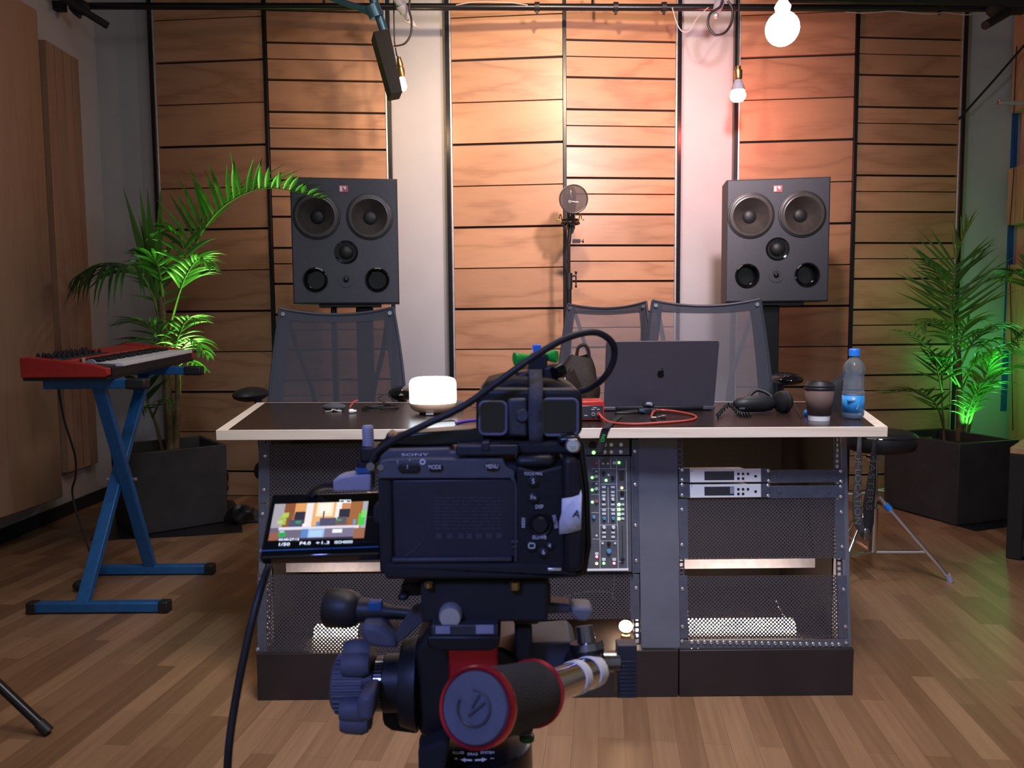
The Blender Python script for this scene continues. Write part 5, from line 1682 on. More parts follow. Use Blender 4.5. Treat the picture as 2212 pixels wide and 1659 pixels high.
# ================================================================== FLOOR CABLES, BENCH, LIGHT STAND
tag(obj('floor_cable', MB().tube(spline([PZ(478, 1085, .006), PZ(492, 1060, .012) + up*.06, PY(490, 1020, 4.45), PY(484, 1030, 4.45), PZ(496, 1058, .006), PZ(510, 1050, .006), PZ(540, 1055, .006), PZ(575, 1062, .006)]), .006, 8), 'cord'), 'black cable looping on the floor beside the planter by the keyboard stand', 'cable')
tag(obj('floor_cable', MB().tube(spline([PZ(1830, 1067, .006), PZ(1860, 1066, .006), PZ(1890, 1060, .006), PZ(1915, 1055, .008), PZ(1905, 1052, .008), PZ(1893, 1058, .012), PZ(1930, 1064, .006)]), .006, 8), 'white'), 'white cable lying along the foot of the wall behind the stool', 'cable')

fb = PZ(2172, 1206, 0)
t = thing('wood_topped_bench', fb + Vector((.4, .2, 0)), 'black framed bench with pale wooden top at the right photo edge', 'bench')
t.location = fb; t.rotation_euler = (0, 0, R(-42))
K = dict(world=False)
zt = PY(2180, 966, fb.y).z
W_, D_, lt_ = .95, .40, .062
obj('top', MB().box((0, 0, zt - .030), (W_, D_, zt)), 'block', t, bevel=.004, **K)
for lx_, ly_ in ((0, 0), (W_ - lt_, 0), (0, D_ - lt_), (W_ - lt_, D_ - lt_)):
    obj('leg', MB().box((lx_, ly_, 0), (lx_ + lt_, ly_ + lt_, zt - .030)), 'blackmatte', t, bevel=.006, **K)
for yy in (.002, D_ - lt_ + .002):
    obj('rail', MB().box((lt_, yy, .02), (W_ - lt_, yy + .055, .085)), 'blackmatte', t, **K)
    obj('rail', MB().box((lt_, yy, zt - .10), (W_ - lt_, yy + .055, zt - .030)), 'blackmatte', t, **K)
obj('shelf', MB().box((.01, .01, .085), (W_ - .01, D_ - .01, .10)), 'deskdark', t, **K)
BMx = Matrix.Translation(fb) @ Matrix.Rotation(R(-42), 4, 'Z')
tag(obj('white_cable', MB().tube(spline([BMx @ Vector(q) for q in ((.09, .12, .104), (.12, .14, .18), (.2, .12, .17), (.3, .16, .106))]), .004, 8), 'white'), 'white cable lying on the lower shelf of the bench', 'cable')

tip = PZ(102, 1578, 0.012)
t = thing('light_stand', (tip.x - .62, tip.y + .02, 0), 'black stand whose single leg reaches in at the lower edge', 'stand')
hub = Vector((tip.x - .62, tip.y + .05, .60))
leg = obj('leg', MB().cyl(tip, hub, .0125, n=16), 'blackmetal', t)
obj('rubber_foot', MB().cyl(tip + (tip - hub).normalized()*.006, tip + (hub - tip).normalized()*.03, .0145, n=16), 'rubber', leg)
for g in (100, 220):
    e = Vector((hub.x + math.cos(R(g))*.6, hub.y + math.sin(R(g))*.6, .012))
    obj('leg', MB().cyl(e, hub, .0125, n=14), 'blackmetal', t)
obj('pole', MB().cyl((hub.x, hub.y, .25), (hub.x, hub.y, 1.7), .015, n=14), 'blackmetal', t)
obj('collar', MB().cyl(hub - up*.05, hub + up*.04, .028, n=16), 'black', t)


# ================================================================== VIDEO CAMERA ON TRIPOD (close to us)
D0 = 0.54


def G(px, py, d=0.0): return PY(px, py, D0 + d)


def gbox(mb, x0, y0, x1, y1, d0, d1):
    xm, ym = (x0 + x1)/2, (y0 + y1)/2
    return mb.box((G(x0, ym, d0).x, D0 + d0, G(xm, y1, d0).z), (G(x1, ym, d0).x, D0 + d1, G(xm, y0, d0).z))


def gpoly(pix, d0, d1): return MB().prism([G(x, y, d0) for x, y in pix], (0, d1 - d0, 0))


EX, EZ = Vector((1, 0, 0)), Vector((0, 0, 1))
KP = D0/F_PX
vc = thing('video_camera', G(1040, 1250, .04), 'black video camera in a cage seen from behind, screen flipped out', 'camera')
obj('body', gbox(MB(), 824, 1000, 1250, 1240, .002, .075), 'camside', vc, bevel=.005, seg=3)
obj('top_cover', gpoly([(816, 1004), (822, 984), (838, 970), (970, 968), (974, 976), (1010, 976), (1010, 1000), (826, 1006)], .006, .07), 'camtop', vc, bevel=.002)
cs = obj('control_strip', gpoly([(816, 1030), (820, 997), (838, 991.5), (1086, 991.5), (1092, 1006), (1112, 1018), (1112, 1034), (820, 1034)], -.003, .01), 'camtop', vc, bevel=.0015)
for x0, x1, y0, y1, nm in ((858, 908, 1003, 1022, 'power_switch'), (922, 958, 1003, 1019, 'mode_button'), (1046, 1080, 1001, 1017, 'menu_button')):
    obj(nm, gpoly([(x0 + 7, y0), (x1 - 7, y0), (x1, (y0 + y1)/2), (x1 - 7, y1), (x0 + 7, y1), (x0, (y0 + y1)/2)], -.0055, -.002), 'black', vc, bevel=.001)
def gtext(body, x, y, size, m='ink', d=-.0062, rot=0, maxw=None, parent=None):
    a = R(rot)
    return text('lettering', body, G(x, y, d), EX*math.cos(a) + EZ*math.sin(a), EZ*math.cos(a) - EX*math.sin(a), size*KP, m, parent or vc, depth=.0003, maxw=maxw*KP if maxw else None)
gtext('SONY', 896, 982.5, 8.2, d=.0050, maxw=60)
gtext('MODE', 939, 1009.5, 13, maxw=27); gtext('MENU', 1063, 1008, 13, maxw=26)
gtext('I', 859, 998, 10, d=-.0034); gtext('=', 885, 994, 9, d=-.0034)
gtext('I', 880, 1009, 12)
p = G(913, 998, -.0034)
obj('dial_mark', MB().tube([p + Vector((math.cos(g), 0, math.sin(g)))*5*KP for g in [2*PI*i/16 for i in range(16)]], .0006, 6, closed=True), 'ink', vc)
# screen bay: recess, faint printing, hinge
obj('screen_bay', gbox(MB(), 850, 1036, 1113, 1204, -.0015, .01), 'camdark', vc, bevel=.001)
obj('bay_rim', gbox(MB(), 846, 1205, 1106, 1215, -.006, .01), 'camgrey', vc, bevel=.001)
obj('bay_rim', gpoly([(1100, 1030), (1113, 1034), (1118, 1050), (1118, 1215), (1110, 1215), (1110, 1046)], -.004, .01), 'camgrey', vc, bevel=.0008)
pr_ = MB()
rnd = random.Random(2)
for i in range(10):
    x = 938
    y = 1075 + i*7.4
    while x < 1078:
        w = rnd.uniform(5, 22)
        gbox(pr_, x, y - 1, min(x + w, 1082), y + 1, -.0017, -.0014); x += w + 4
for i, x in enumerate((942, 966, 990, 1008, 1028, 1050, 1072)):
    gbox(pr_, x, 1152, x + 12, 1163, -.0017, -.0014)
obj('fine_print', pr_, 'dimink', vc)
obj('embossed_arc', MB().tube([G(830 + 98*math.cos(g), 1120 + 92*math.sin(g), -.0014) for g in [R(-62 + 124*i/24) for i in range(25)]], .0005, 5), 'camgrey', vc)
obj('hinge_post', gbox(MB(), 818, 1030, 848, 1240, .0, .05), 'blackmatte', vc, bevel=.002)
# right hand controls
obj('control_panel', gpoly([(1116, 1008), (1160, 1020), (1206, 1008), (1222, 1000), (1222, 1240), (1116, 1240)], -.004, .01), 'camside', vc, bevel=.0015)
obj('thumb_dial', gbox(MB(), 1112, 985, 1200, 1014, -.002, .02), 'black', vc, bevel=.004)
gtext('FOCUS MAG', 1152, 1023.5, 10, maxw=38); gtext('5', 1152, 1040, 15); gtext('Fn', 1152, 1075, 13)
gtext('DISP', 1165, 1095, 12, maxw=17)
gtext('INDEX', 1131, 1129, 11, rot=90, maxw=22); gtext('SHUTTER', 1199, 1127, 11, rot=-80, maxw=30)
gtext('ISO/WB', 1165, 1161, 12, maxw=30); gtext('4', 1187, 1179, 13); gtext('6', 1174, 1193, 15)
obj('playback_mark', gbox(gbox(gbox(gbox(MB(), 1141, 1173, 1156, 1175, -.0063, -.006), 1141, 1183, 1156, 1185, -.0063, -.006), 1141, 1173, 1143, 1185, -.0063, -.006), 1154, 1173, 1156, 1185, -.0063, -.006), 'ink', vc)
obj('lock_mark', gbox(gbox(MB(), 1104, 1166, 1119, 1173, -.0046, -.004), 1105, 1179, 1118, 1183, -.0046, -.004), 'dimink', vc)
for nm, x, y, r in (('focus_button', 1152, 1040, 12), ('function_button', 1152, 1075, 12), ('play_button', 1148, 1179, 12), ('delete_button', 1174, 1193, 12), ('custom_button', 1187, 1179, 9)):
    p = G(x, y, -.004); obj(nm, MB().lathe([(0, r*KP), (.8, r*KP), (1, r*KP*.8)], p, p + Vector((0, -.002, 0)), 18), 'black', vc)
p = G(1166, 1131, -.004)
wh = obj('control_wheel', MB().lathe([(0, 27*KP), (.6, 27*KP), (.8, 25*KP), (.5, 19*KP), (1.2, 18*KP), (1.5, 15*KP), (1.5, 0)], p, p + Vector((0, -.0035, 0)), 36, cap=False), 'black', vc)
obj('grip', gpoly([(1214, 990), (1240, 985), (1254, 1000), (1262, 1060), (1266, 1150), (1262, 1235), (1218, 1240)], -.010, .05), 'black', vc, bevel=.005, seg=3)
tp = MB()
tp.add([G(x, y, d) for x, y, d in ((1214, 1077, -.0112), (1236, 1074, -.0118), (1251, 1069, -.0112), (1255, 1058, -.0108), (1257, 1070, -.0108), (1255, 1144, -.0110), (1234, 1151, -.0118), (1208, 1154, -.0112), (1208, 1128, -.0112), (1213, 1108, -.0112))], [tuple(range(10))])
obj('name_tape', tp, 'tape', vc, solid=.0006)
gtext('A', 1245, 1111, 24, m='camdark', d=-.0124, rot=-12)
# cage
obj('cage_side', gpoly([(1205, 944), (1244, 940), (1262, 956), (1274, 1060), (1278, 1180), (1268, 1244), (1238, 1252), (1226, 1242), (1254, 1232), (1262, 1180), (1258, 1060), (1246, 972), (1232, 958), (1205, 960)], .0, .06), 'blackmetal', vc, bevel=.003)
obj('cage_bottom', gpoly([(830, 1217), (1190, 1217), (1196, 1236), (1250, 1232), (1244, 1249), (1186, 1252), (830, 1253)], -.006, .07), 'blackmatte', vc, bevel=.003)
obj('cage_top', gbox(MB(), 1010, 955, 1232, 984, .006, .06), 'blackmatte', vc, bevel=.003)
obj('cage_screw', MB().lathe([(0, 17*KP), (.6, 17*KP), (1, 13*KP)], G(1237, 963, -.002), G(1237, 963, -.006), 24).cbox(G(1237, 966, -.007), (10*KP, .002, 8*KP)), 'steel', vc)
obj('silver_latch', gbox(MB(), 1183, 1227, 1213, 1234, -.0075, -.005), 'steel', vc, bevel=.0005)
p = G(1236, 1000, -.003); obj('shutter_button', MB().ball(p, 7*KP, 12, 8), 'lav', vc)
obj('shoe_mount', gbox(gbox(MB(), 985, 962, 1120, 984, -.002, .04), 1040, 955, 1058, 975, -.003, .03), 'camdark', vc, bevel=.001)
obj('top_handle', gpoly([(1042, 924), (1048, 958), (905, 964), (852, 962), (822, 982), (802, 1004), (794, 1000), (800, 975), (832, 946), (836, 934), (848, 942), (905, 934)], .012, .035), 'blackmetal', vc, bevel=.003)
obj('handle_link', gbox(MB(), 1030, 930, 1240, 962, .02, .06), 'blackmatte', vc, bevel=.004)
kn = MB()
c0, c1 = G(796, 966, .01), G(794, 919, .01)
kn.lathe([(0, 12*KP), (.04, 12.5*KP), (.93, 12.5*KP), (1, 10*KP)], c0, c1, 24)
for i in range(7):
    q = c0.lerp(c1, .08 + i*.12); kn.lathe([(0, 13*KP), (.5, 13.4*KP), (1, 13*KP)], q, q + (c1 - c0)*.05, 24)
obj('knurled_screw', kn, 'lav', vc)
obj('screw_mount', gbox(gbox(MB(), 776, 965, 816, 1000, .004, .03), 770, 990, 800, 1028, .006, .03), 'black', vc, bevel=.002)
obj('hinge_pin', MB().cyl(G(800, 1008, -.001), G(800, 1008, -.006), 9*KP, n=18).cyl(G(822, 1010, .0), G(822, 1010, -.004), 7*KP, n=16), 'gunmetal', vc)
obj('hinge_bracket', gbox(MB(), 768, 1012, 800, 1022, .003, .02), 'bluecap', vc).data.materials[0] = MT['blue']
obj('connector', gpoly([(719, 1062), (718, 1038), (735, 1030), (760, 1026), (801, 1024), (801, 1062)], .003, .022), 'lav', vc, bevel=.0015)
# flipped-out screen
sTL, sTR, sBR, sBL = PY(586, 1067, .583), PY(824, 1060, .583), PY(820, 1197, .540), PY(559, 1206, .540)
sn_ = (sTR - sTL).cross(sBL - sTL).normalized()
if sn_.y > 0: sn_ = -sn_
so_ = (sTL + sTR + sBR + sBL)/4


def S(px, py, n=0.0):
    d = ray(px, py); o = Vector((0, 0, CAM_Z))
    q = so_ + sn_*n
    return o + d*((q - o).dot(sn_)/d.dot(sn_))


fs = obj('flip_screen', MB().prism([S(586, 1067), S(824, 1060), S(821, 1197), S(559, 1206)], -sn_*.009), 'gloss', vc, bevel=.0018)
obj('blue_edge', MB().prism([S(561, 1189, .0003), S(818, 1180, .0003), S(818, 1182.5, .0003), S(561, 1191.5, .0003)], sn_*.0003), 'blue', fs)
obj('screen_arm', MB().box(S(818, 1075, -.006), S(836, 1190, -.006) + Vector((0, .012, 0))), 'blackmatte', vc, bevel=.002)
dTL, dTR, dBR, dBL = (594, 1089), (796, 1082.5), (786, 1162), (579, 1168)


def DS(cx, cy, n):
    s = (cx - 422)/806.0; t = (cy - 812)/316.0
    x = (dTL[0]*(1 - s) + dTR[0]*s)*(1 - t) + (dBL[0]*(1 - s) + dBR[0]*s)*t
    y = (dTL[1]*(1 - s) + dTR[1]*s)*(1 - t) + (dBL[1]*(1 - s) + dBR[1]*s)*t
    return S(x, y, n)


rects = [(422, 812, 1228, 1128, (.30, .14, .07)), (422, 812, 515, 1060, (.42, .39, .45)), (515, 812, 605, 1020, (.27, .09, .035)), (605, 812, 702, 905, (.80, .38, .13)), (590, 905, 640, 1000, (.35, .14, .06)),
         (612, 885, 700, 985, (.03, .03, .05)), (702, 812, 770, 1020, (.92, .86, .86)), (762, 812, 958, 1010, (.88, .47, .20)), (790, 812, 935, 930, (1, .85, .60)), (812, 820, 910, 900, (1, .97, .85)), (955, 812, 1005, 960, (.95, .90, .88)),
         (1005, 812, 1090, 900, (.62, .27, .13)), (988, 872, 1080, 945, (.03, .03, .05)), (1080, 812, 1185, 1010, (.38, .15, .05)), (1185, 812, 1228, 1040, (.42, .44, .50)), (480, 920, 545, 995, (.40, .52, .09)), (505, 890, 560, 930, (.50, .62, .12)), (470, 955, 520, 985, (.55, .62, .30)),
         (1160, 915, 1215, 1015, (.08, .62, .07)), (1180, 890, 1222, 950, (.20, .75, .15)), (572, 955, 690, 1025, (.09, .09, .16)), (630, 965, 672, 985, (.03, .40, .12)), (690, 990, 722, 1020, (.98, .97, .97)), (852, 885, 864, 965, (.05, .04, .05)), (832, 945, 972, 1012, (.09, .09, .16)), (805, 975, 835, 1012, (.12, .25, .55)), (978, 940, 1060, 1005, (.13, .10, .13)), (980, 960, 1018, 975, (.04, .40, .12)), (1120, 965, 1140, 1005, (.10, .40, .80)),
         (422, 1020, 492, 1060, (.16, .13, .19)), (492, 1015, 1175, 1040, (.78, .75, .85)), (492, 1040, 700, 1112, (.17, .15, .22)), (500, 1062, 562, 1096, (.015, .42, .09)), (505, 1045, 545, 1062, (.50, .60, .72)), (690, 1036, 750, 1120, (.12, .26, .62)), (748, 1036, 885, 1122, (.36, .55, .85)), (760, 1052, 868, 1105, (.48, .68, .95)), (885, 1036, 1135, 1112, (.22, .19, .30)),
         (953, 1044, 1036, 1076, (.95, .96, 1)), (422, 1060, 500, 1128, (.32, .12, .07)), (1135, 1040, 1228, 1128, (.35, .15, .08)), (500, 1112, 1135, 1128, (.05, .04, .07))]
me = bpy.data.meshes.new('display')
vs, fc, cl_ = [], [], []
for i, (x0, y0, x1, y1, c) in enumerate(rects):
    n = .00035 + i*.000006
    b = len(vs)
    vs += [DS(x0, y1, n), DS(x1, y1, n), DS(x1, y0, n), DS(x0, y0, n)]
    fc.append((b, b + 1, b + 2, b + 3)); cl_.append(c)
Mi = world_of(fs).inverted()
me.from_pydata([tuple(Mi @ v) for v in vs], [], fc)
ca = me.color_attributes.new('Col', 'FLOAT_COLOR', 'CORNER')
for i, c in enumerate(cl_):
    for k in range(4):
        ca.data[i*4 + k].color = (*c, 1)
me.materials.append(MT['display'])
dp = bpy.data.objects.new('display', me); C.objects.link(dp); dp.parent = fs
MT['screentext'] = emit('white_screen_text', (.75, .9, 1.0), 1.0)
sx = (S(786, 1162) - S(579, 1168)).normalized(); sy = (sTL - sBL).normalized()
for body, x, y, h, w in (('00:00:27:12', 624, 1165.5, 8, 46), ('1/50', 613, 1176, 11, 24), ('F4.0', 659, 1173.5, 11, 24), ('+1.3', 697, 1172.5, 10, 30), ('ISO4000', 742, 1171, 10, 40)):
    text('screen_text', body, S(x, y, .0007), sx, sy, h*KP, 'screentext', fs, depth=.0002, maxw=w*KP)
bt = MB()
for a, b, c, d in ((734, 1080, 758, 1081), (734, 1085, 758, 1086), (734, 1080, 735, 1086), (757, 1080, 758, 1086), (743, 1082, 749, 1085)):
    bt.prism([S(a, d, .0007), S(c, d, .0007), S(c, b, .0007), S(a, b, .0007)], sn_*.0002)
obj('battery_mark', bt, 'screentext', fs)

# black box strapped on the cage
ab = thing('strapped_accessory', G(1142, 950, .08), 'black rounded box with two hollow ends strapped on top of the camera', 'accessory')
def rr(x0, y0, x1, y1, r, n=5):
    out = []
    for cx, cy, a0 in ((x1 - r, y0 + r, -90), (x1 - r, y1 - r, 0), (x0 + r, y1 - r, 90), (x0 + r, y0 + r, 180)):
        for i in range(n + 1):
            a = R(a0 + 90*i/n); out.append((cx + r*math.cos(a), cy + r*math.sin(a)))
    return out
obj('case', gpoly(rr(1028, 838, 1259, 948, 26), .012, .10), 'black', ab, bevel=.004, seg=3)
obj('upper_shell', gpoly([(1032, 850), (1050, 826), (1110, 812), (1200, 818), (1246, 838), (1258, 870), (1200, 880), (1040, 880)], .022, .10), 'bag', ab, bevel=.006, seg=3)
for x0, y0, x1, y1 in ((1036, 868, 1094, 938), (1172, 862, 1248, 940)):
    obj('hollow_end', gpoly(rr(x0, y0, x1, y1, 12), .0105, .0125), 'gloss', ab)
    q = rr(x0, y0, x1, y1, 12)
    obj('soft_rim', MB().tube([G(x, y, .0105) for x, y in q], .0010, 8, closed=True), 'softrim', ab)
obj('centre_block', gpoly([(1096, 862), (1138, 860), (1140, 944), (1100, 942)], .006, .013), 'camgrey', ab, bevel=.002)
obj('round_pad', MB().lathe([(0, 16*KP), (1, 12*KP)], G(1128, 898, .006), G(1128, 898, .003), 20).xf(Matrix.Identity(4)), 'velcro', ab)
st_ = MB()
pts = [G(1156, 800, .028), G(1158, 830, .012), G(1157, 862, .004), G(1156, 905, .004), G(1158, 948, .006), G(1160, 962, .02)]
sp = spline(pts, 5)
st_.add([q + EX*s*15*KP for q in sp for s in (-1, 1)], [(2*i, 2*i + 1, 2*i + 3, 2*i + 2) for i in range(len(sp) - 1)], True)
obj('strap', st_, 'velcro', ab, solid=.0018)
br = thing('green_knob_bracket', G(1165, 830, .05), 'small black bracket with two green cone knobs and blue top', 'bracket')
obj('post', gpoly([(1146, 764), (1184, 764), (1182, 800), (1176, 830), (1140, 830), (1140, 805)], .03, .05), 'blackmatte', br, bevel=.002)
obj('cone_knob', MB().lathe([(0, 12*KP), (.03, 16*KP), (.10, 16*KP), (.6, 10*KP), (1, 8.5*KP)], G(1111, 776, .035), G(1148, 772, .04), 28), 'green', br)
obj('cone_knob', MB().lathe([(0, 13*KP), (.05, 15*KP), (.12, 15*KP), (.6, 10*KP), (1, 8.5*KP)], G(1203, 769, .035), G(1172, 772, .04), 28), 'green', br)
obj('blue_top', gpoly([(1150, 745), (1169, 744), (1170, 764), (1152, 764)], .034, .048), 'bluecap', br, bevel=.001)
obj('base_clamp', gpoly([(1112, 806), (1150, 800), (1150, 822), (1114, 824)], .03, .06).prism([G(x, y, .03) for x, y in ((1166, 792), (1212, 786), (1218, 800), (1200, 826), (1168, 832))], (0, .03, 0)), 'black', br, bevel=.003)
obj('dark_lens', MB().lathe([(0, 14*KP), (1, 17*KP)], G(1196, 806, .028), G(1212, 800, .034), 18), 'gloss', br)
tag(obj('camera_cable', MB().tube(spline([G(800, 1005, .006), G(812, 978, .006), G(850, 952, .004), G(905, 924, .0), G(1000, 878, -.002), G(1080, 822, -.004), G(1160, 766, -.004), G(1228, 729, .0), G(1286, 718, .005), G(1322, 740, .01), G(1326, 775, .015), G(1308, 812, .02), G(1280, 836, .03), G(1255, 845, .035)]), 7.6*KP, 12), 'rubber'), 'thick dark cable arching over the top of the video camera', 'cable')
tag(obj('camera_cable', MB().tube(spline([G(722, 1048, .014), G(700, 1050, .022), G(676, 1064, .040), G(640, 1110, .060), G(600, 1185, .050), G(578, 1230, .02), G(553, 1310, .0), G(527, 1420, -.01), G(506, 1530, -.015), G(494, 1620, -.02), G(489, 1720, -.02)]), 9*KP, 12), 'rubber'), 'dark blue tinted cable running down from behind the flip-out screen', 'cable')

# ---- tripod head and legs
tr = thing('video_tripod', (G(1027, 1600, .07).x, D0 + .07, 0), 'black fluid head tripod with red ringed handle carrying the video camera', 'tripod')
obj('quick_release', gbox(gbox(MB(), 908, 1254, 1184, 1346, .004, .075), 865, 1262, 912, 1290, .02, .05), 'blackmatte', tr, bevel=.003)
obj('clamp_foot', gbox(gbox(MB(), 858, 1284, 882, 1300, .012, .03), 1120, 1262, 1190, 1310, .01, .05), 'black', tr, bevel=.003)
p = G(974, 1325, .004)
obj('silver_knob', MB().lathe([(0, 26*KP), (.6, 26*KP), (.8, 25*KP), (1, 22*KP), (1, 0)], p, p + Vector((0, -.009, 0)), 36), 'alu', tr)
obj('brass_screw', MB().cyl(G(926, 1258, .0), G(926, 1268, .0), 10*KP, n=16), 'brass', tr)
obj('brass_screw', MB().cyl(G(1112, 1256, .0), G(1112, 1272, .0), 12*KP, n=16), 'brass', tr)
obj('slide_plate', gbox(MB(), 932, 1350, 1076, 1374, -.006, .08), 'camgrey', tr, bevel=.001)
obj('plate_mark', gbox(gbox(MB(), 941, 1353, 972, 1369, -.0064, -.006), 1028, 1350, 1066, 1369, -.0064, -.006), 'lav', tr)
obj('plate_holder', gpoly([(920, 1374), (1082, 1374), (1078, 1400), (1060, 1408), (945, 1408), (922, 1396)], -.008, .08), 'black', tr, bevel=.002)
obj('red_block', gbox(MB(), 968, 1400, 1076, 1478, .01, .07), 'redmetal', tr, bevel=.002)
obj('head_body', gpoly([(895, 1400), (930, 1352), (1000, 1400), (1085, 1405), (1150, 1440), (1154, 1596), (905, 1596), (893, 1520)], .03, .12), 'black', tr, bevel=.006, seg=3)
ya = .052
c0 = G(722, 1477, ya); c1 = G(906, 1474, ya)
kk = (D0 + ya)/F_PX; L = 184.0
dk = obj('drag_drum', MB().lathe([((790 - 722)/L, 60*kk), ((812 - 722)/L, 60*kk), ((813 - 722)/L, 52*kk), ((832 - 722)/L, 52*kk), ((834 - 722)/L, 62*kk), ((866 - 722)/L, 62*kk), ((870 - 722)/L, 90*kk), ((900 - 722)/L, 100*kk), (1, 100*kk)], c0, c1, 40), 'black', tr)
lob = MB()
lob.lathe([(0, 50*kk), (.08, 58*kk), (.5, 60*kk), (.95, 60*kk), (1, 54*kk)], c0, c0 + Vector((.028, 0, 0)), 40)
for i in range(30):
    g0 = R(12*i)
    q = Vector((0, math.cos(g0), math.sin(g0)))*60*kk
    lob.cyl(c0 + q + Vector((.003, 0, 0)), c0 + q + Vector((.026, 0, 0)), .0011, n=6)
for g0 in (R(100), R(222), R(-22)):
    q = Vector((0, math.cos(g0), math.sin(g0))); w_ = Vector((0, -math.sin(g0), math.cos(g0)))
    for s_ in (-1, 0, 1):
        lob.lathe([(0, .008), (.2, .0095), (.8, .010), (1, .008)], c0 + q*(66 + 14*(s_ == 0))*kk + w_*s_*.009 + Vector((.010, 0, 0)), c0 + q*(66 + 16*(s_ == 0))*kk + w_*s_*.009 + Vector((.031, 0, 0)), 12)
obj('lobed_knob', lob, 'capblue', tr)
gear = MB()
q0 = c0 + (c1 - c0)*((815 - 722)/L); q1 = c0 + (c1 - c0)*((831 - 722)/L)
for i in range(44):
    g0 = 2*PI*i/44
    rr_ = Vector((0, math.cos(g0), math.sin(g0)))
    tt = Vector((0, -math.sin(g0), math.cos(g0)))
    gear.prism([q0 + rr_*50*kk - tt*.0011, q0 + rr_*59*kk - tt*.0008, q0 + rr_*59*kk + tt*.0008, q0 + rr_*50*kk + tt*.0011], q1 - q0)
obj('toothed_ring', gear, 'gunmetal', tr)
obj('counter_lever', gpoly([(772, 1506), (808, 1500), (806, 1560), (790, 1562), (768, 1556)], .0, .03), 'capblue', tr, bevel=.004)
obj('rear_flange', gpoly([(820, 1500), (905, 1490), (905, 1590), (845, 1582), (826, 1570)], .06, .11), 'cloth', tr, bevel=.004)
obj('rear_flange', gpoly([(778, 1350), (815, 1352), (850, 1375), (860, 1405), (800, 1400), (782, 1385)], .03, .06), 'capblue', tr, bevel=.004)
# upper side knob with bell end
c0, c1 = G(706, 1312, .06), G(888, 1326, .05)
kk = (D0 + .055)/F_PX
obj('bell_knob', MB().lathe([(0, 38*kk), (.04, 43*kk), (.25, 42*kk), (.36, 36*kk), (.40, 27*kk), (.55, 26*kk), (.62, 22*kk), (.75, 15*kk), (1, 13*kk)], c0, c1, 32), 'rubber', tr)
obj('blue_highlight', gbox(MB(), 794, 1301, 824, 1321, .012, .02), 'blue', tr, bevel=.001)  # blue highlight on the bell knob, built as a small solid box
obj('hanging_strap', gpoly([(925, 1300), (928, 1330), (880, 1375), (850, 1396), (842, 1388), (870, 1345), (890, 1315)], .035, .042), 'velcro', tr, bevel=.001)
# pan handle
gA, gB = PY(1034, 1527, .400), PY(1152, 1497, .485)
r1 = 82.5*.400/F_PX; ax = (gB - gA)
obj('grip', MB().lathe([(0, r1), (.1, r1*1.0), (.5, r1*.99), (1, r1*1.0)], gA, gB, 40), 'foam', tr)
obj('red_ring', MB().lathe([(-.05, r1*.96), (-.06, r1*1.03), (-.03, r1*1.075), (.02, r1*1.075), (.04, r1*1.0)], gA, gB, 48, cap=False), 'redmetal', tr)
obj('red_ring', MB().lathe([(.96, r1*1.0), (.97, r1*1.07), (1.0, r1*1.07), (1.02, r1*1.0)], gA, gB, 48, cap=False), 'redmetal', tr)
cap_ = obj('end_cap', MB().lathe([(-.04, r1*.96), (-.065, r1*.90), (-.07, 0)], gA, gB, 48), 'capblue', tr)
axn = ax.normalized(); e1 = axn.cross(EZ).normalized(); e2 = e1.cross(axn)
cc = gA - ax*.074
em_ = MB().tube([cc + (e1*math.cos(g0) + e2*math.sin(g0))*r1*.46 for g0 in [R(100 - 300*i/30) for i in range(31)]], .0007, 6)
em_.tube([cc + (-e1*.28 + e2*.14)*r1 if False else cc + e1*(.30)*r1 + e2*.18*r1, cc + e1*-.12*r1 - e2*.22*r1], .0007, 6)
em_.tube([cc + e1*.12*r1 + e2*.34*r1, cc - e1*.05*r1 - e2*.0*r1], .0007, 6)
obj('emblem', em_, 'camgrey', cap_)
tA, tB = gB + ax*.02, PY(1286, 1448, .575)
obj('handle_tube', MB().cyl(tA, tB, .0115, n=24), 'chrome', tr)
for f0, f1 in ((.58, .68), (.84, .97)):
    obj('white_band', MB().cyl(tA.lerp(tB, f0), tA.lerp(tB, f1), .0121, n=24), 'white', tr)
kk = .575/F_PX
obj('elbow', MB().lathe([(0, 20*kk), (.35, 21*kk), (.37, 36*kk), (.52, 38*kk), (.54, 30*kk), (1, 26*kk)], PY(1262, 1352, .585), PY(1277, 1452, .575), 28), 'gunmetal', tr)
obj('collar', MB().lathe([(0, 37*kk), (.5, 39*kk), (1, 37*kk)], PY(1266, 1386, .582), PY(1270, 1412, .58), 28), 'black', tr)
obj('elbow_joint', MB().ball(PY(1262, 1430, .60), .018, 18, 12).cyl(PY(1160, 1440, .62), PY(1262, 1430, .60), .014), 'black', tr)
obj('lever_stem', MB().cyl(PY(1290, 1428, .60), PY(1338, 1428, .60), .0085, n=18), 'gunmetal', tr)
lv = MB(); Yl = .595
a0 = PY(1334, 1395, Yl); a1 = PY(1376, 1508, Yl)
lv.box((a0.x, Yl, a1.z), (a1.x, Yl + .014, a0.z))
for i in range(9):
    z = a0.z + (a1.z - a0.z)*(.30 + i*.075)
    lv.box((a0.x + .001, Yl - .0012, z - .0009), (a1.x - .001, Yl, z + .0009))
obj('ribbed_lever', lv, 'camgrey', tr, bevel=.0025)
obj('rosette_block', gpoly([(1082, 1400), (1150, 1390), (1232, 1384), (1246, 1400), (1236, 1444), (1150, 1448), (1086, 1440)], .055, .10), 'rosette', tr, bevel=.002)
obj('side_block', gbox(gbox(MB(), 1108, 1300, 1166, 1352, .012, .06), 1112, 1352, 1150, 1430, .02, .08), 'black', tr, bevel=.003)
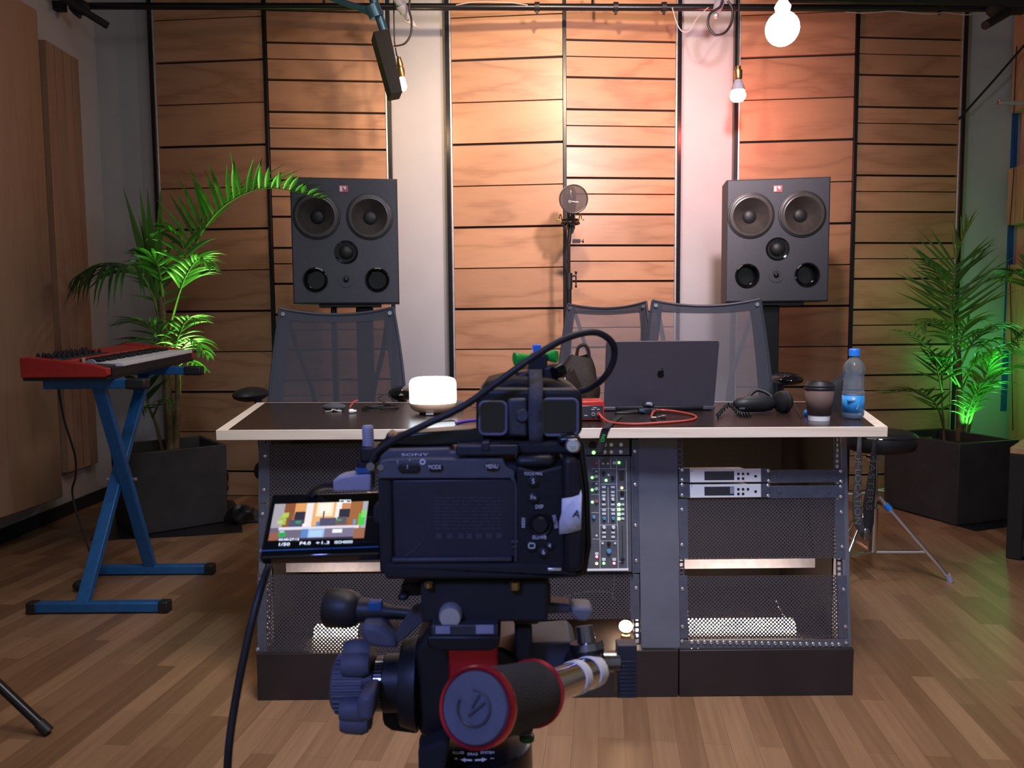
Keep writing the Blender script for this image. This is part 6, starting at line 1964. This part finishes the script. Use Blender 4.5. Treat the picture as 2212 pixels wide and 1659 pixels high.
obj('pan_lock', gpoly([(1118, 1296), (1170, 1302), (1236, 1308), (1238, 1326), (1170, 1330), (1120, 1322)], .03, .05), 'camgrey', tr, bevel=.003)
obj('lock_tip', gpoly([(1234, 1310), (1280, 1312), (1282, 1332), (1268, 1346), (1244, 1342), (1234, 1328)], .03, .05), 'lettergrey', tr, bevel=.003)
# bowl
Yb = D0 + .075
bc = PY(1027, 1592, Yb); kk = Yb/F_PX
obj('fluid_base', MB().lathe([(0, 118*kk), (.05, 126*kk), (.9, 128*kk), (1, 124*kk)], bc, bc - EZ*.026, 48), 'blackmetal', tr)
obj('red_collar', MB().lathe([(0, 122*kk), (.2, 125*kk), (.8, 125*kk), (1, 120*kk)], bc - EZ*.026, bc - EZ*.034, 48), 'redmetal', tr)
obj('bowl', MB().lathe([(0, 128*kk), (.5, 126*kk), (1, 90*kk)], bc - EZ*.034, bc - EZ*.10, 40), 'black', tr)
fy = Yb - 129*kk
lift = lambda x: fy + (128*kk - math.sqrt(max(0, (128*kk)**2 - (x - bc.x)**2)))*1.0
def btext(body, px, py, size, maxw):
    p = PY(px, py, fy); p.y = lift(p.x) - .0008
    return text('lettering', body, p, EX + Vector((0, 0, 0)), EZ, size*KP, 'knob_grey', tr, depth=.0003, maxw=maxw*KP)
btext('FLUID', 990, 1627, 8.5, 26); btext('DRAG', 1021, 1628, 8.5, 24); btext('SYSTEM', 1053, 1627, 8.5, 32)
btext('+', 985, 1641, 12, 9); btext('-', 1063, 1640, 12, 9)
for s, x in ((-1, 1007), (1, 1039)):
    ar = []
    for dx, dy in ((-13, -1.6), (2, -1.6), (2, -4.5), (13, 0), (2, 4.5), (2, 1.6), (-13, 1.6)):
        p = PY(x + s*dx, 1641 + dy, fy); p.y = lift(p.x) - .0009; ar.append(p)
    obj('arrow', MB().prism(ar, (0, .0004, 0)), 'knob_grey', tr)
obj('lock_lever', gpoly([(902, 1620), (960, 1600), (970, 1612), (962, 1659), (940, 1700), (905, 1700)], .0, .02), 'cloth', tr, bevel=.003)
p = PY(1138, 1590, Yb - .02)
obj('bubble_level', MB().lathe([(0, .006), (.8, .006), (1, .004)], p - EZ*.003, p + EZ*.002, 20), 'leafdark', tr)
zc = bc.z - .10
obj('spider', MB().lathe([(0, .05), (.6, .05), (1, .03)], (bc.x, Yb, zc + .02), (bc.x, Yb, zc - .09), 24), 'black', tr)
for g0 in (200, 330, 90):
    d = Vector((math.cos(R(g0)), math.sin(R(g0)), 0))
    a = Vector((bc.x, Yb, zc - .03)) + d*.045; b = Vector((bc.x, Yb, .03)) + d*.42
    lg = obj('leg', MB().cyl(a, a.lerp(b, .55), .014, n=16).cyl(a.lerp(b, .5), b, .011, n=14), 'blackmetal', tr)
    obj('rubber_foot', MB().cyl(b + (a - b).normalized()*.03, Vector((b.x, b.y, 0)), .017, n=14), 'rubber', lg)
